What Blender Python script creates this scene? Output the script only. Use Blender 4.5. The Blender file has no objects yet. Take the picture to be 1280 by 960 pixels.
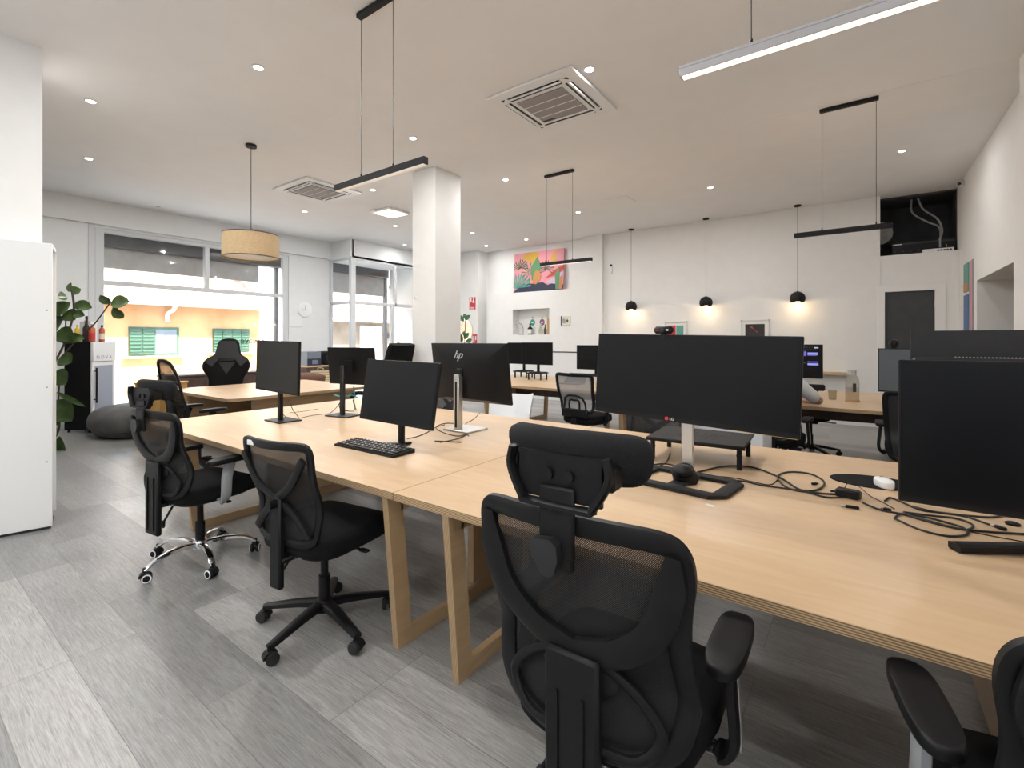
import bpy, bmesh, math, random
from mathutils import Vector, Matrix, Euler
random.seed(7)
SC = bpy.context.scene
COL = SC.collection
PI = math.pi
R = math.radians
V = Vector

# ------------------------------------------------------------------ camera geometry (room axes: X along the desks, Y to the back wall)
CAM_H, FPX = 1.4, 595.0
YAW = math.atan(434 / 595)
_s, _c = math.sin(YAW), math.cos(YAW)
def ray(px, py):
    u = (px - 640) / FPX; v = (425 - py) / FPX
    return V((-_s + u * _c, _c + u * _s, v))
def at_z(px, py, z):
    d = ray(px, py); t = (z - CAM_H) / d.z
    return V((d.x * t, d.y * t, z))
def at_t(px, py, t):
    d = ray(px, py); return V((d.x * t, d.y * t, CAM_H + d.z * t))
TZ = 0.74          # desk height
CZ = 3.70          # ceiling height

# ------------------------------------------------------------------ materials
def mat(name, col, rough=0.5, metal=0.0, spec=0.5, emit=None, estr=0.0, coat=0.0):
    m = bpy.data.materials.new(name); m.use_nodes = True
    b = m.node_tree.nodes['Principled BSDF']
    b.inputs['Base Color'].default_value = (*col, 1)
    b.inputs['Roughness'].default_value = rough
    b.inputs['Metallic'].default_value = metal
    b.inputs['Specular IOR Level'].default_value = spec
    b.inputs['Coat Weight'].default_value = coat
    if emit:
        b.inputs['Emission Color'].default_value = (*emit, 1)
        b.inputs['Emission Strength'].default_value = estr
    return m
def nodes(m): return m.node_tree.nodes, m.node_tree.links, m.node_tree.nodes['Principled BSDF']
def noisy(m, col2, scale=40, fac=1.0, stretch=(1, 1, 1), bump=0.0, detail=4, lo=.35, hi=.65):
    n, l, b = nodes(m)
    tc = n.new('ShaderNodeTexCoord'); mp = n.new('ShaderNodeMapping')
    mp.inputs['Scale'].default_value = stretch
    l.new(tc.outputs['Object'], mp.inputs['Vector'])
    tx = n.new('ShaderNodeTexNoise'); tx.inputs['Scale'].default_value = scale; tx.inputs['Detail'].default_value = detail
    l.new(mp.outputs[0], tx.inputs['Vector'])
    rp = n.new('ShaderNodeMapRange'); rp.inputs['From Min'].default_value = lo; rp.inputs['From Max'].default_value = hi
    rp.inputs['To Max'].default_value = fac
    l.new(tx.outputs['Fac'], rp.inputs['Value'])
    mx = n.new('ShaderNodeMix'); mx.data_type = 'RGBA'
    mx.inputs['A'].default_value = b.inputs['Base Color'].default_value
    mx.inputs['B'].default_value = (*col2, 1)
    l.new(rp.outputs[0], mx.inputs['Factor']); l.new(mx.outputs['Result'], b.inputs['Base Color'])
    if bump:
        bp = n.new('ShaderNodeBump'); bp.inputs['Strength'].default_value = bump; bp.inputs['Distance'].default_value = .004
        l.new(tx.outputs['Fac'], bp.inputs['Height']); l.new(bp.outputs[0], b.inputs['Normal'])
    return m
M = {}
M['wall'] = noisy(mat('wall_paint', (.80, .80, .79), .75), (.77, .77, .76), 6, .6)
M['wall2'] = noisy(mat('wall_paint_cool', (.76, .78, .79), .7), (.73, .75, .76), 6, .6)
M['ceil'] = noisy(mat('ceiling_paint', (.82, .82, .825), .85), (.79, .79, .795), 3, .6)
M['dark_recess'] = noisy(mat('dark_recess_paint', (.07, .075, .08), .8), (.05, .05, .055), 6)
M['door'] = noisy(mat('dark_door', (.05, .052, .056), .55), (.04, .042, .046), 8)
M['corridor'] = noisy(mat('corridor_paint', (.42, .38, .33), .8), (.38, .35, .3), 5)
M['white'] = mat('white_lacquer', (.80, .80, .79), .4)
M['whitemetal'] = mat('white_powder_metal', (.78, .79, .80), .35)
M['frame'] = mat('window_frame_grey', (.62, .64, .66), .45)
M['black'] = noisy(mat('black_plastic', (.006, .006, .007), .45, spec=.26), (.009, .009, .010), 30, .5)
M['blackm'] = noisy(mat('matt_black_metal', (.010, .010, .011), .62, spec=.3), (.014, .014, .015), 25, .5)
M['blackg'] = mat('gloss_black', (.010, .010, .012), .15)
M['charcoal'] = noisy(mat('charcoal_plastic', (.018, .018, .020), .45, spec=.4), (.024, .024, .027), 30, .5)
M['fabric'] = noisy(mat('black_fabric', (.005, .005, .0055), .92, spec=.2), (.010, .010, .011), 500, .7, bump=.3)
M['padfab'] = noisy(mat('black_pad_fabric', (.008, .008, .009), .85, spec=.25), (.018, .018, .020), 420, .8, bump=.5)
M['screen'] = mat('screen_black', (.005, .0055, .007), .32, spec=.22)
M['screen2'] = mat('screen_matt', (.012, .0115, .011), .42, spec=.4)
M['chrome'] = mat('chrome', (.82, .83, .85), .12, 1.0)
M['silver'] = mat('brushed_silver', (.62, .62, .61), .32, .9)
M['greyplast'] = mat('grey_plastic', (.30, .31, .32), .45)
M['lampgrey'] = mat('lamp_grey', (.36, .35, .36), .45)
M['rubber'] = mat('rubber', (.015, .015, .015), .8)
M['cable'] = mat('cable_black', (.012, .012, .012), .5)
M['teal'] = mat('cable_teal', (.03, .30, .36), .45)
M['paper'] = mat('paper', (.78, .78, .75), .8)
M['whiteplast'] = mat('white_plastic', (.80, .81, .83), .35)
M['red'] = mat('red_sign', (.55, .03, .05), .5)
M['brown'] = noisy(mat('brown_leather', (.11, .045, .028), .5), (.16, .07, .04), 30)
M['darkwood'] = noisy(mat('dark_wood', (.055, .034, .026), .5), (.085, .055, .04), 12, 1, (1, 6, 1))
M['ochre'] = noisy(mat('ochre_wood', (.50, .30, .09), .6), (.42, .24, .07), 20)
M['bean'] = noisy(mat('beanbag_grey', (.085, .082, .08), .6), (.12, .118, .115), 9, .8, bump=.35)
M['drum'] = noisy(mat('rattan_shade', (.52, .38, .22), .8), (.36, .25, .13), 60, .9, (1, 1, 4))
M['leaf'] = noisy(mat('leaf_green', (.07, .115, .03), .42), (.035, .07, .018), 14)
M['leafl'] = noisy(mat('leaf_light', (.16, .25, .07), .45), (.06, .12, .03), 25)
M['bark'] = noisy(mat('bark', (.10, .07, .05), .8), (.06, .04, .03), 40)
M['clay'] = noisy(mat('pot_grey', (.35, .34, .33), .8), (.28, .27, .26), 15)
M['skin'] = noisy(mat('skin', (.42, .22, .14), .5), (.46, .25, .17), 20)
M['shirt'] = noisy(mat('shirt_white', (.78, .78, .79), .85), (.72, .72, .74), 12)
M['trouser'] = noisy(mat('trouser_navy', (.03, .035, .06), .9), (.04, .045, .07), 40)
M['hair'] = mat('hair_dark', (.02, .013, .01), .6)
M['orange'] = noisy(mat('render_orange', (.46, .25, .12), .9), (.54, .33, .17), 1.3, 1.0)
M['stone'] = noisy(mat('render_beige', (.24, .19, .145), .9), (.15, .115, .085), 1.8)
M['tile'] = noisy(mat('roof_tile', (.40, .27, .20), .85), (.24, .15, .11), 3.5)
M['green'] = noisy(mat('shutter_green', (.045, .11, .075), .6), (.035, .09, .06), 12)
M['street'] = noisy(mat('street', (.45, .44, .42), .9), (.38, .37, .36), 2)
M['extwhite'] = noisy(mat('render_white', (.75, .74, .71), .9), (.68, .67, .64), 2)
M['shutbox'] = noisy(mat('shutter_dark', (.10, .105, .11), .5), (.08, .085, .09), 10)
M['shutter'] = noisy(mat('shutter_grey', (.42, .42, .41), .6), (.37, .37, .36), 7)
M['tree'] = noisy(mat('tree_foliage', (.20, .28, .06), .8), (.10, .17, .03), 6)
M['gold'] = mat('lamp_gold', (.75, .55, .22), .3, .8)
def simple(n, c, r=.55): M[n] = mat(n, c, r); return M[n]
for n_, c_ in dict(pink=(.72, .28, .33), pink2=(.62, .30, .36), mustard=(.62, .36, .05), leafdark=(.05, .13, .06), leafmid=(.10, .26, .12),
                   tealart=(.10, .33, .27), navy=(.015, .02, .05), ochreart=(.52, .24, .08), redart=(.50, .05, .03), lilac=(.55, .45, .58),
                   yellow=(.75, .52, .05), wine=(.03, .008, .01), amber=(.45, .10, .03), blue=(.08, .16, .32), mauve=(.24, .10, .18),
                   tealp=(.05, .30, .25), greyblue=(.16, .19, .23), cream=(.70, .66, .58), tan=(.45, .28, .14), lwood=(.55, .40, .24)).items():
    simple(n_, c_)
M['led'] = mat('led_warm', (1, .9, .75), .5, emit=(1, .80, .54), estr=.9)
M['led_up'] = mat('led_warm_top', (1, .9, .75), .5, emit=(1, .72, .47), estr=7)
M['led_off_glow'] = mat('led_diffuser', (.75, .73, .70), .5, emit=(1, .85, .7), estr=.12)  # faint glow put into the unlit diffuser so it looks pale
M['led_dim'] = mat('led_dim', (.8, .72, .68), .5, emit=(1, .80, .70), estr=.30)
M['dl'] = mat('downlight_lens', (1, 1, 1), .5, emit=(1, .96, .90), estr=7)
M['bulb'] = mat('bulb_warm', (1, .9, .7), .5, emit=(1, .72, .35), estr=6)
M['panelled'] = mat('light_panel', (.85, .85, .83), .5, emit=(1, .97, .92), estr=.55)
M['clip1'] = mat('clip_violet', (.1, .08, .3), .5, emit=(.18, .12, .75), estr=.22)
M['clip2'] = mat('clip_lilac', (.2, .2, .5), .5, emit=(.28, .34, .95), estr=.22)
M['clip3'] = mat('clip_green', (.05, .2, .1), .5, emit=(.05, .35, .12), estr=.15)
M['clip4'] = mat('clip_white', (.6, .6, .7), .5, emit=(.6, .6, .85), estr=.2)

def glass(name, tint=(1, 1, 1), refl=.10):
    m = bpy.data.materials.new(name); m.use_nodes = True
    n, l = m.node_tree.nodes, m.node_tree.links; n.clear()
    o = n.new('ShaderNodeOutputMaterial'); t = n.new('ShaderNodeBsdfTransparent'); g = n.new('ShaderNodeBsdfGlossy')
    t.inputs[0].default_value = (*tint, 1); g.inputs['Roughness'].default_value = .03
    f = n.new('ShaderNodeLayerWeight'); f.inputs[0].default_value = .5
    pw = n.new('ShaderNodeMath'); pw.operation = 'POWER'; pw.inputs[1].default_value = 4; l.new(f.outputs['Facing'], pw.inputs[0])
    mt = n.new('ShaderNodeMath'); mt.operation = 'MULTIPLY_ADD'; mt.inputs[1].default_value = refl * 4; mt.inputs[2].default_value = refl * .35; l.new(pw.outputs[0], mt.inputs[0])
    mx = n.new('ShaderNodeMixShader'); l.new(mt.outputs[0], mx.inputs[0]); l.new(t.outputs[0], mx.inputs[1]); l.new(g.outputs[0], mx.inputs[2])
    l.new(mx.outputs[0], o.inputs[0]); return m
M['glass'] = glass('window_glass')
M['glassd'] = glass('bottle_glass', (.86, .85, .80), .12)

def mesh_mat(name, col, openness, pitch=.0045):
    m = bpy.data.materials.new(name); m.use_nodes = True
    n, l, b = nodes(m)
    b.inputs['Base Color'].default_value = (*col, 1); b.inputs['Roughness'].default_value = .8
    tc = n.new('ShaderNodeTexCoord'); sp = n.new('ShaderNodeSeparateXYZ'); l.new(tc.outputs['Object'], sp.inputs[0])
    def wave(sock):
        a = n.new('ShaderNodeMath'); a.operation = 'MULTIPLY'; a.inputs[1].default_value = 2 * PI / pitch; l.new(sock, a.inputs[0])
        s = n.new('ShaderNodeMath'); s.operation = 'SINE'; l.new(a.outputs[0], s.inputs[0]); return s.outputs[0]
    mu = n.new('ShaderNodeMath'); mu.operation = 'MULTIPLY'; l.new(wave(sp.outputs[0]), mu.inputs[0]); l.new(wave(sp.outputs[2]), mu.inputs[1])
    gt = n.new('ShaderNodeMath'); gt.operation = 'GREATER_THAN'; gt.inputs[1].default_value = 1 - 2 * openness if openness < .5 else 0
    l.new(mu.outputs[0], gt.inputs[0])
    t = n.new('ShaderNodeBsdfTransparent'); mx = n.new('ShaderNodeMixShader'); o = n['Material Output']
    l.new(gt.outputs[0], mx.inputs[0]); l.new(b.outputs[0], mx.inputs[1]); l.new(t.outputs[0], mx.inputs[2]); l.new(mx.outputs[0], o.inputs[0])
    return m
M['mesh'] = mesh_mat('chair_mesh_black', (.006, .006, .0065), .15)
M['meshg'] = mesh_mat('chair_mesh_pale', (.34, .33, .33), .30)
M['perf'] = None

def wood_top(name, c1, c2, along=0):
    m = mat(name, c1, .33, spec=.5)
    n, l, b = nodes(m)
    tc = n.new('ShaderNodeTexCoord'); mp = n.new('ShaderNodeMapping')
    mp.inputs['Scale'].default_value = (1.2, 9, 9) if along == 0 else (9, 1.2, 9)
    l.new(tc.outputs['Object'], mp.inputs['Vector'])
    tx = n.new('ShaderNodeTexNoise'); tx.inputs['Scale'].default_value = 2.2; tx.inputs['Detail'].default_value = 7; tx.inputs['Distortion'].default_value = 1.2
    l.new(mp.outputs[0], tx.inputs['Vector'])
    t2 = n.new('ShaderNodeTexNoise'); t2.inputs['Scale'].default_value = 1.1; t2.inputs['Detail'].default_value = 3
    l.new(tc.outputs['Object'], t2.inputs['Vector'])
    ad = n.new('ShaderNodeMath'); ad.operation = 'ADD'; l.new(tx.outputs['Fac'], ad.inputs[0]); l.new(t2.outputs['Fac'], ad.inputs[1])
    rp = n.new('ShaderNodeMapRange'); rp.inputs['From Min'].default_value = .75; rp.inputs['From Max'].default_value = 1.25; l.new(ad.outputs[0], rp.inputs['Value'])
    mx = n.new('ShaderNodeMix'); mx.data_type = 'RGBA'; mx.inputs['A'].default_value = (*c1, 1); mx.inputs['B'].default_value = (*c2, 1)
    l.new(rp.outputs[0], mx.inputs['Factor']); l.new(mx.outputs['Result'], b.inputs['Base Color'])
    r2 = n.new('ShaderNodeMapRange'); r2.inputs['To Min'].default_value = .28; r2.inputs['To Max'].default_value = .42
    l.new(tx.outputs['Fac'], r2.inputs['Value']); l.new(r2.outputs[0], b.inputs['Roughness'])
    return m
M['ply'] = wood_top('birch_ply_top', (.63, .45, .285), (.56, .385, .225))
M['plyside'] = wood_top('birch_ply_side', (.52, .36, .20), (.44, .29, .155), 1)
def ply_edge(name, axis):
    m = mat(name, (.45, .30, .16), .6)
    n, l, b = nodes(m)
    tc = n.new('ShaderNodeTexCoord'); sp = n.new('ShaderNodeSeparateXYZ'); l.new(tc.outputs['Object'], sp.inputs[0])
    nz = n.new('ShaderNodeTexNoise'); nz.inputs['Scale'].default_value = 3; l.new(tc.outputs['Object'], nz.inputs['Vector'])
    a = n.new('ShaderNodeMath'); a.operation = 'MULTIPLY_ADD'; a.inputs[1].default_value = .0012; l.new(nz.outputs['Fac'], a.inputs[0]); l.new(sp.outputs[axis], a.inputs[2])
    k = n.new('ShaderNodeMath'); k.operation = 'MULTIPLY'; k.inputs[1].default_value = 2 * PI / .0062; l.new(a.outputs[0], k.inputs[0])
    s = n.new('ShaderNodeMath'); s.operation = 'SINE'; l.new(k.outputs[0], s.inputs[0])
    rp = n.new('ShaderNodeMapRange'); rp.inputs['From Min'].default_value = -.6; rp.inputs['From Max'].default_value = .7; l.new(s.outputs[0], rp.inputs['Value'])
    mx = n.new('ShaderNodeMix'); mx.data_type = 'RGBA'; mx.inputs['A'].default_value = (.20, .115, .055, 1); mx.inputs['B'].default_value = (.56, .40, .23, 1)
    l.new(rp.outputs[0], mx.inputs['Factor']); l.new(mx.outputs['Result'], b.inputs['Base Color'])
    return m
M['plyedge'] = ply_edge('ply_edge_layers', 2)
M['plyedgex'] = ply_edge('ply_leg_layers', 0)

def floor_mat():
    m = mat('grey_plank_floor', (.3, .3, .3), .38, spec=.5)
    n, l, b = nodes(m)
    tc = n.new('ShaderNodeTexCoord'); mp = n.new('ShaderNodeMapping'); mp.inputs['Location'].default_value = (.35, -.075, 0)
    l.new(tc.outputs['Object'], mp.inputs['Vector'])
    bk = n.new('ShaderNodeTexBrick'); bk.offset = .37; bk.offset_frequency = 3; bk.squash = 1
    bk.inputs['Scale'].default_value = 1; bk.inputs['Brick Width'].default_value = 1.22; bk.inputs['Row Height'].default_value = .235
    bk.inputs['Mortar Size'].default_value = .0016; bk.inputs['Mortar Smooth'].default_value = .3; bk.inputs['Bias'].default_value = 0
    bk.inputs['Color1'].default_value = (.225, .222, .218, 1); bk.inputs['Color2'].default_value = (.375, .365, .35, 1); bk.inputs['Mortar'].default_value = (.16, .155, .15, 1)
    l.new(mp.outputs[0], bk.inputs['Vector'])
    m2 = n.new('ShaderNodeMapping'); m2.inputs['Scale'].default_value = (2.4, 42, 1); l.new(tc.outputs['Object'], m2.inputs['Vector'])
    # each plank gets its own shift of the grain
    av = n.new('ShaderNodeVectorMath'); av.operation = 'MULTIPLY_ADD'; av.inputs[1].default_value = (37, 19, 0); l.new(bk.outputs['Color'], av.inputs[0]); l.new(m2.outputs[0], av.inputs[2])
    g = n.new('ShaderNodeTexNoise'); g.inputs['Scale'].default_value = 2.2; g.inputs['Detail'].default_value = 9; g.inputs['Roughness'].default_value = .65; g.inputs['Distortion'].default_value = 1.6
    l.new(av.outputs[0], g.inputs['Vector'])
    rp = n.new('ShaderNodeMapRange'); rp.inputs['From Min'].default_value = .3; rp.inputs['From Max'].default_value = .7; rp.inputs['To Min'].default_value = .66; rp.inputs['To Max'].default_value = 1.22
    l.new(g.outputs['Fac'], rp.inputs['Value'])
    mu = n.new('ShaderNodeMix'); mu.data_type = 'RGBA'; mu.blend_type = 'MULTIPLY'; mu.inputs['Factor'].default_value = 1
    l.new(bk.outputs['Color'], mu.inputs['A']); l.new(rp.outputs[0], mu.inputs['B']); l.new(mu.outputs['Result'], b.inputs['Base Color'])
    m3 = n.new('ShaderNodeMapping'); m3.inputs['Scale'].default_value = (6, 190, 1); l.new(tc.outputs['Object'], m3.inputs['Vector'])
    g3 = n.new('ShaderNodeTexNoise'); g3.inputs['Scale'].default_value = 1.6; g3.inputs['Detail'].default_value = 5; g3.inputs['Distortion'].default_value = .8; l.new(m3.outputs[0], g3.inputs['Vector'])
    r3 = n.new('ShaderNodeMapRange'); r3.inputs['From Min'].default_value = .35; r3.inputs['From Max'].default_value = .6; r3.inputs['To Min'].default_value = .80; r3.inputs['To Max'].default_value = 1.06; l.new(g3.outputs['Fac'], r3.inputs['Value'])
    mu2 = n.new('ShaderNodeMix'); mu2.data_type = 'RGBA'; mu2.blend_type = 'MULTIPLY'; mu2.inputs['Factor'].default_value = 1
    l.new(mu.outputs['Result'], mu2.inputs['A']); l.new(r3.outputs[0], mu2.inputs['B']); l.new(mu2.outputs['Result'], b.inputs['Base Color'])
    r2 = n.new('ShaderNodeMapRange'); r2.inputs['To Min'].default_value = .23; r2.inputs['To Max'].default_value = .38; l.new(g.outputs['Fac'], r2.inputs['Value']); l.new(r2.outputs[0], b.inputs['Roughness'])
    bp = n.new('ShaderNodeBump'); bp.inputs['Strength'].default_value = .22; bp.inputs['Distance'].default_value = .003; l.new(g.outputs['Fac'], bp.inputs['Height']); l.new(bp.outputs[0], b.inputs['Normal'])
    return m
M['floor'] = floor_mat()
def perf_mat():
    m = mat('perforated_white', (.74, .75, .78), .5)
    n, l, b = nodes(m)
    tc = n.new('ShaderNodeTexCoord'); vo = n.new('ShaderNodeTexVoronoi'); vo.inputs['Scale'].default_value = 60; vo.inputs['Randomness'].default_value = 0
    mp = n.new('ShaderNodeMapping'); mp.inputs['Rotation'].default_value = (0, R(45), 0); l.new(tc.outputs['Object'], mp.inputs[0]); l.new(mp.outputs[0], vo.inputs['Vector'])
    lt = n.new('ShaderNodeMath'); lt.operation = 'LESS_THAN'; lt.inputs[1].default_value = .36; l.new(vo.outputs['Distance'], lt.inputs[0])
    mx = n.new('ShaderNodeMix'); mx.data_type = 'RGBA'; mx.inputs['A'].default_value = (.74, .75, .78, 1); mx.inputs['B'].default_value = (.10, .10, .12, 1)
    l.new(lt.outputs[0], mx.inputs['Factor']); l.new(mx.outputs['Result'], b.inputs['Base Color']); return m
M['perf'] = perf_mat()
def slat_mat(name, c1, c2, pitch, axis=2):
    m = mat(name, c1, .6); n, l, b = nodes(m)
    tc = n.new('ShaderNodeTexCoord'); sp = n.new('ShaderNodeSeparateXYZ'); l.new(tc.outputs['Object'], sp.inputs[0])
    k = n.new('ShaderNodeMath'); k.operation = 'MULTIPLY'; k.inputs[1].default_value = 2 * PI / pitch; l.new(sp.outputs[axis], k.inputs[0])
    s = n.new('ShaderNodeMath'); s.operation = 'SINE'; l.new(k.outputs[0], s.inputs[0])
    rp = n.new('ShaderNodeMapRange'); rp.inputs['From Min'].default_value = -.2; rp.inputs['From Max'].default_value = .3; l.new(s.outputs[0], rp.inputs['Value'])
    mx = n.new('ShaderNodeMix'); mx.data_type = 'RGBA'; mx.inputs['A'].default_value = (*c1, 1); mx.inputs['B'].default_value = (*c2, 1)
    l.new(rp.outputs[0], mx.inputs['Factor']); l.new(mx.outputs['Result'], b.inputs['Base Color']); return m
M['grille'] = slat_mat('ac_grille', (.22, .20, .20), (.36, .34, .34), .008, 1)

# ------------------------------------------------------------------ mesh builder
def catmull(pts, n=6, closed=False):
    pts = [V(p) for p in pts]; out = []; N = len(pts)
    rng = range(N) if closed else range(N - 1)
    for i in rng:
        p0 = pts[(i - 1) % N] if closed or i > 0 else pts[0] * 2 - pts[1]
        p1 = pts[i]; p2 = pts[(i + 1) % N]
        p3 = pts[(i + 2) % N] if closed or i + 2 < N else pts[-1] * 2 - pts[-2]
        for k in range(n):
            t = k / n
            out.append(.5 * ((2 * p1) + (p2 - p0) * t + (2 * p0 - 5 * p1 + 4 * p2 - p3) * t * t + (3 * p1 - p0 - 3 * p2 + p3) * t ** 3))
    if not closed: out.append(pts[-1])
    return out
class B:
    def __init__(s): s.v = []; s.f = []; s.m = []
    def add(s, vs, fs, mi=0):
        o = len(s.v); s.v += [V(p) for p in vs]; s.f += [tuple(i + o for i in f) for f in fs]; s.m += [mi] * len(fs); return s
    def box(s, c, d, b=0, rot=None, mi=0, pivot=None):
        hx, hy, hz = d[0] / 2, d[1] / 2, d[2] / 2
        if b <= 0:
            vs = [V((x * hx, y * hy, z * hz)) for x in (-1, 1) for y in (-1, 1) for z in (-1, 1)]
            fs = [(0, 1, 3, 2), (4, 6, 7, 5), (0, 4, 5, 1), (2, 3, 7, 6), (0, 2, 6, 4), (1, 5, 7, 3)]
        else:
            b = min(b, hx * .95, hy * .95, hz * .95)
            vs = []; idx = {}
            for x in (-1, 1):
                for y in (-1, 1):
                    for z in (-1, 1):
                        for a in range(3):
                            idx[(x, y, z, a)] = len(vs)
                            vs.append(V((x * (hx - (b if a != 0 else 0)), y * (hy - (b if a != 1 else 0)), z * (hz - (b if a != 2 else 0)))))
            fs = []
            for sg in (-1, 1):
                fs.append([idx[(sg, y, z, 0)] for y, z in ((-1, -1), (1, -1), (1, 1), (-1, 1))])
                fs.append([idx[(x, sg, z, 1)] for x, z in ((-1, -1), (1, -1), (1, 1), (-1, 1))])
                fs.append([idx[(x, y, sg, 2)] for x, y in ((-1, -1), (1, -1), (1, 1), (-1, 1))])
            for p in (-1, 1):
                for q in (-1, 1):
                    fs.append([idx[(-1, p, q, 1)], idx[(1, p, q, 1)], idx[(1, p, q, 2)], idx[(-1, p, q, 2)]])
                    fs.append([idx[(p, -1, q, 0)], idx[(p, 1, q, 0)], idx[(p, 1, q, 2)], idx[(p, -1, q, 2)]])
                    fs.append([idx[(p, q, -1, 0)], idx[(p, q, 1, 0)], idx[(p, q, 1, 1)], idx[(p, q, -1, 1)]])
                    for z in (-1, 1): fs.append([idx[(p, q, z, a)] for a in range(3)])
        c = V(c)
        if rot is not None:
            m = Euler(rot).to_matrix()
            vs = [m @ p for p in vs]
        return s.add([p + c for p in vs], fs, mi)
    def b2(s, lo, hi, b=0, mi=0):
        lo, hi = V(lo), V(hi); return s.box((lo + hi) / 2, hi - lo, b, None, mi)
    def cyl(s, p0, p1, r0, r1=None, n=16, mi=0):
        r1 = r0 if r1 is None else r1
        p0, p1 = V(p0), V(p1); d = (p1 - p0).normalized(); a = d.orthogonal().normalized(); bb = d.cross(a)
        vs = []
        for k in range(n):
            w = a * math.cos(2 * PI * k / n) + bb * math.sin(2 * PI * k / n)
            vs += [p0 + w * r0, p1 + w * r1]
        fs = [(2 * k, 2 * ((k + 1) % n), 2 * ((k + 1) % n) + 1, 2 * k + 1) for k in range(n)]
        fs += [tuple(2 * k for k in range(n)), tuple(2 * k + 1 for k in range(n))]
        return s.add(vs, fs, mi)
    def lathe(s, prof, c=(0, 0, 0), n=24, mi=0, axis=None, cap=True):
        c = V(c); q = V((0, 0, 1)).rotation_difference(V(axis)).to_matrix() if axis is not None else Matrix.Identity(3)
        vs = [q @ V((r * math.cos(2 * PI * k / n), r * math.sin(2 * PI * k / n), z)) + c for (r, z) in prof for k in range(n)]
        fs = []
        for i in range(len(prof) - 1):
            for k in range(n):
                fs.append((i * n + k, i * n + (k + 1) % n, (i + 1) * n + (k + 1) % n, (i + 1) * n + k))
        if cap:
            fs.append(tuple(range(n))); fs.append(tuple((len(prof) - 1) * n + k for k in range(n)))
        return s.add(vs, fs, mi)
    def sph(s, c, r, sc=(1, 1, 1), n=16, m=10, mi=0, cut=None):
        prof = [(max(1e-4, math.sin(PI * i / m)) * r, -math.cos(PI * i / m) * r) for i in range(m + 1)]
        o = len(s.v); s.lathe(prof, (0, 0, 0), n, mi, cap=False)
        for i in range(o, len(s.v)): s.v[i] = V((s.v[i].x * sc[0], s.v[i].y * sc[1], s.v[i].z * sc[2])) + V(c)
        return s
    def sweep(s, pts, ru, rv, nrm=None, closed=False, n=8, mi=0, sq=0.0, taper=None):
        """cross-section half sizes: ru across (in plane), rv along nrm"""
        N = len(pts); pts = [V(p) for p in pts]; vs = []
        prev = None
        for i, p in enumerate(pts):
            if closed: t = pts[(i + 1) % N] - pts[i - 1]
            else: t = pts[min(i + 1, N - 1)] - pts[max(i - 1, 0)]
            t = t.normalized() if t.length > 1e-9 else V((0, 0, 1))
            if nrm is not None:
                w = V(nrm(i / max(1, N - 1)) if callable(nrm) else nrm); a = t.cross(w)
                a = a.normalized() if a.length > 1e-6 else t.orthogonal().normalized()
                w = a.cross(t).normalized()
            else:
                if prev is None: a = t.orthogonal().normalized()
                else:
                    a = prev - t * prev.dot(t); a = a.normalized() if a.length > 1e-6 else t.orthogonal().normalized()
                w = a.cross(t)
            prev = a
            k = taper(i / max(1, N - 1)) if taper else 1
            for j in range(n):
                th = 2 * PI * (j + .5) / n; cx, cy = math.cos(th), math.sin(th)
                if sq: e = 1 - sq; cx = math.copysign(abs(cx) ** e, cx); cy = math.copysign(abs(cy) ** e, cy)
                vs.append(p + a * cx * ru * k + w * cy * rv * k)
        fs = []
        for i in range(N if closed else N - 1):
            i2 = (i + 1) % N
            for j in range(n): fs.append((i * n + j, i * n + (j + 1) % n, i2 * n + (j + 1) % n, i2 * n + j))
        if not closed: fs += [tuple(range(n)), tuple((N - 1) * n + j for j in range(n))]
        return s.add(vs, fs, mi)
    def tube(s, pts, r, n=8, closed=False, sm=5, mi=0):
        return s.sweep(catmull(pts, sm, closed) if sm else pts, r, r, None, closed, n, mi)
    def prism(s, poly, d0, d1, plane='XZ', mi=0):
        N = len(poly)
        def P(a, b, d): return {'XZ': V((a, d, b)), 'XY': V((a, b, d)), 'YZ': V((d, a, b))}[plane]
        vs = [P(a, b, d0) for a, b in poly] + [P(a, b, d1) for a, b in poly]
        fs = [tuple(range(N)), tuple(range(N, 2 * N))] + [(i, (i + 1) % N, N + (i + 1) % N, N + i) for i in range(N)]
        return s.add(vs, fs, mi)
    def pillow(s, c, w, d, h, e=.45, edge=.35, n=32, mi=0, crown=.0, fn=None):
        """soft slab: superellipse layers"""
        lay = [(.86, -1), (.95, -.92), (.99, -.7), (1, -.3), (1, .3), (.99, .7), (.95, .92), (.86, 1), (.6, 1.0), (.3, 1.0)]
        vs = []; o = 0
        for sc, zz in lay:
            for k in range(n):
                th = 2 * PI * k / n; cx, cy = math.cos(th), math.sin(th)
                x = math.copysign(abs(cx) ** e, cx); y = math.copysign(abs(cy) ** e, cy)
                sw = 1 - (1 - sc) * edge * 2 if sc > .8 else sc
                z = zz * h / 2 + (crown * (1 - sc) * 1.3 if zz > .95 else 0)
                p = V((x * w / 2 * sw, y * d / 2 * sw, z)); vs.append(p)
        L = len(lay); fs = []
        for i in range(L - 1):
            for k in range(n): fs.append((i * n + k, i * n + (k + 1) % n, (i + 1) * n + (k + 1) % n, (i + 1) * n + k))
        fs += [tuple(range(n)), tuple((L - 1) * n + k for k in range(n))]
        if fn: vs = [fn(p) for p in vs]
        return s.add([p + V(c) for p in vs], fs, mi)
    def grid(s, rows, mi=0):
        n = len(rows[0]); vs = [p for r in rows for p in r]; fs = []
        for i in range(len(rows) - 1):
            for j in range(n - 1): fs.append((i * n + j, i * n + j + 1, (i + 1) * n + j + 1, (i + 1) * n + j))
        return s.add(vs, fs, mi)
    def xf(s, m, o=0):
        for i in range(o, len(s.v)): s.v[i] = m @ s.v[i]
        return s
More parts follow.
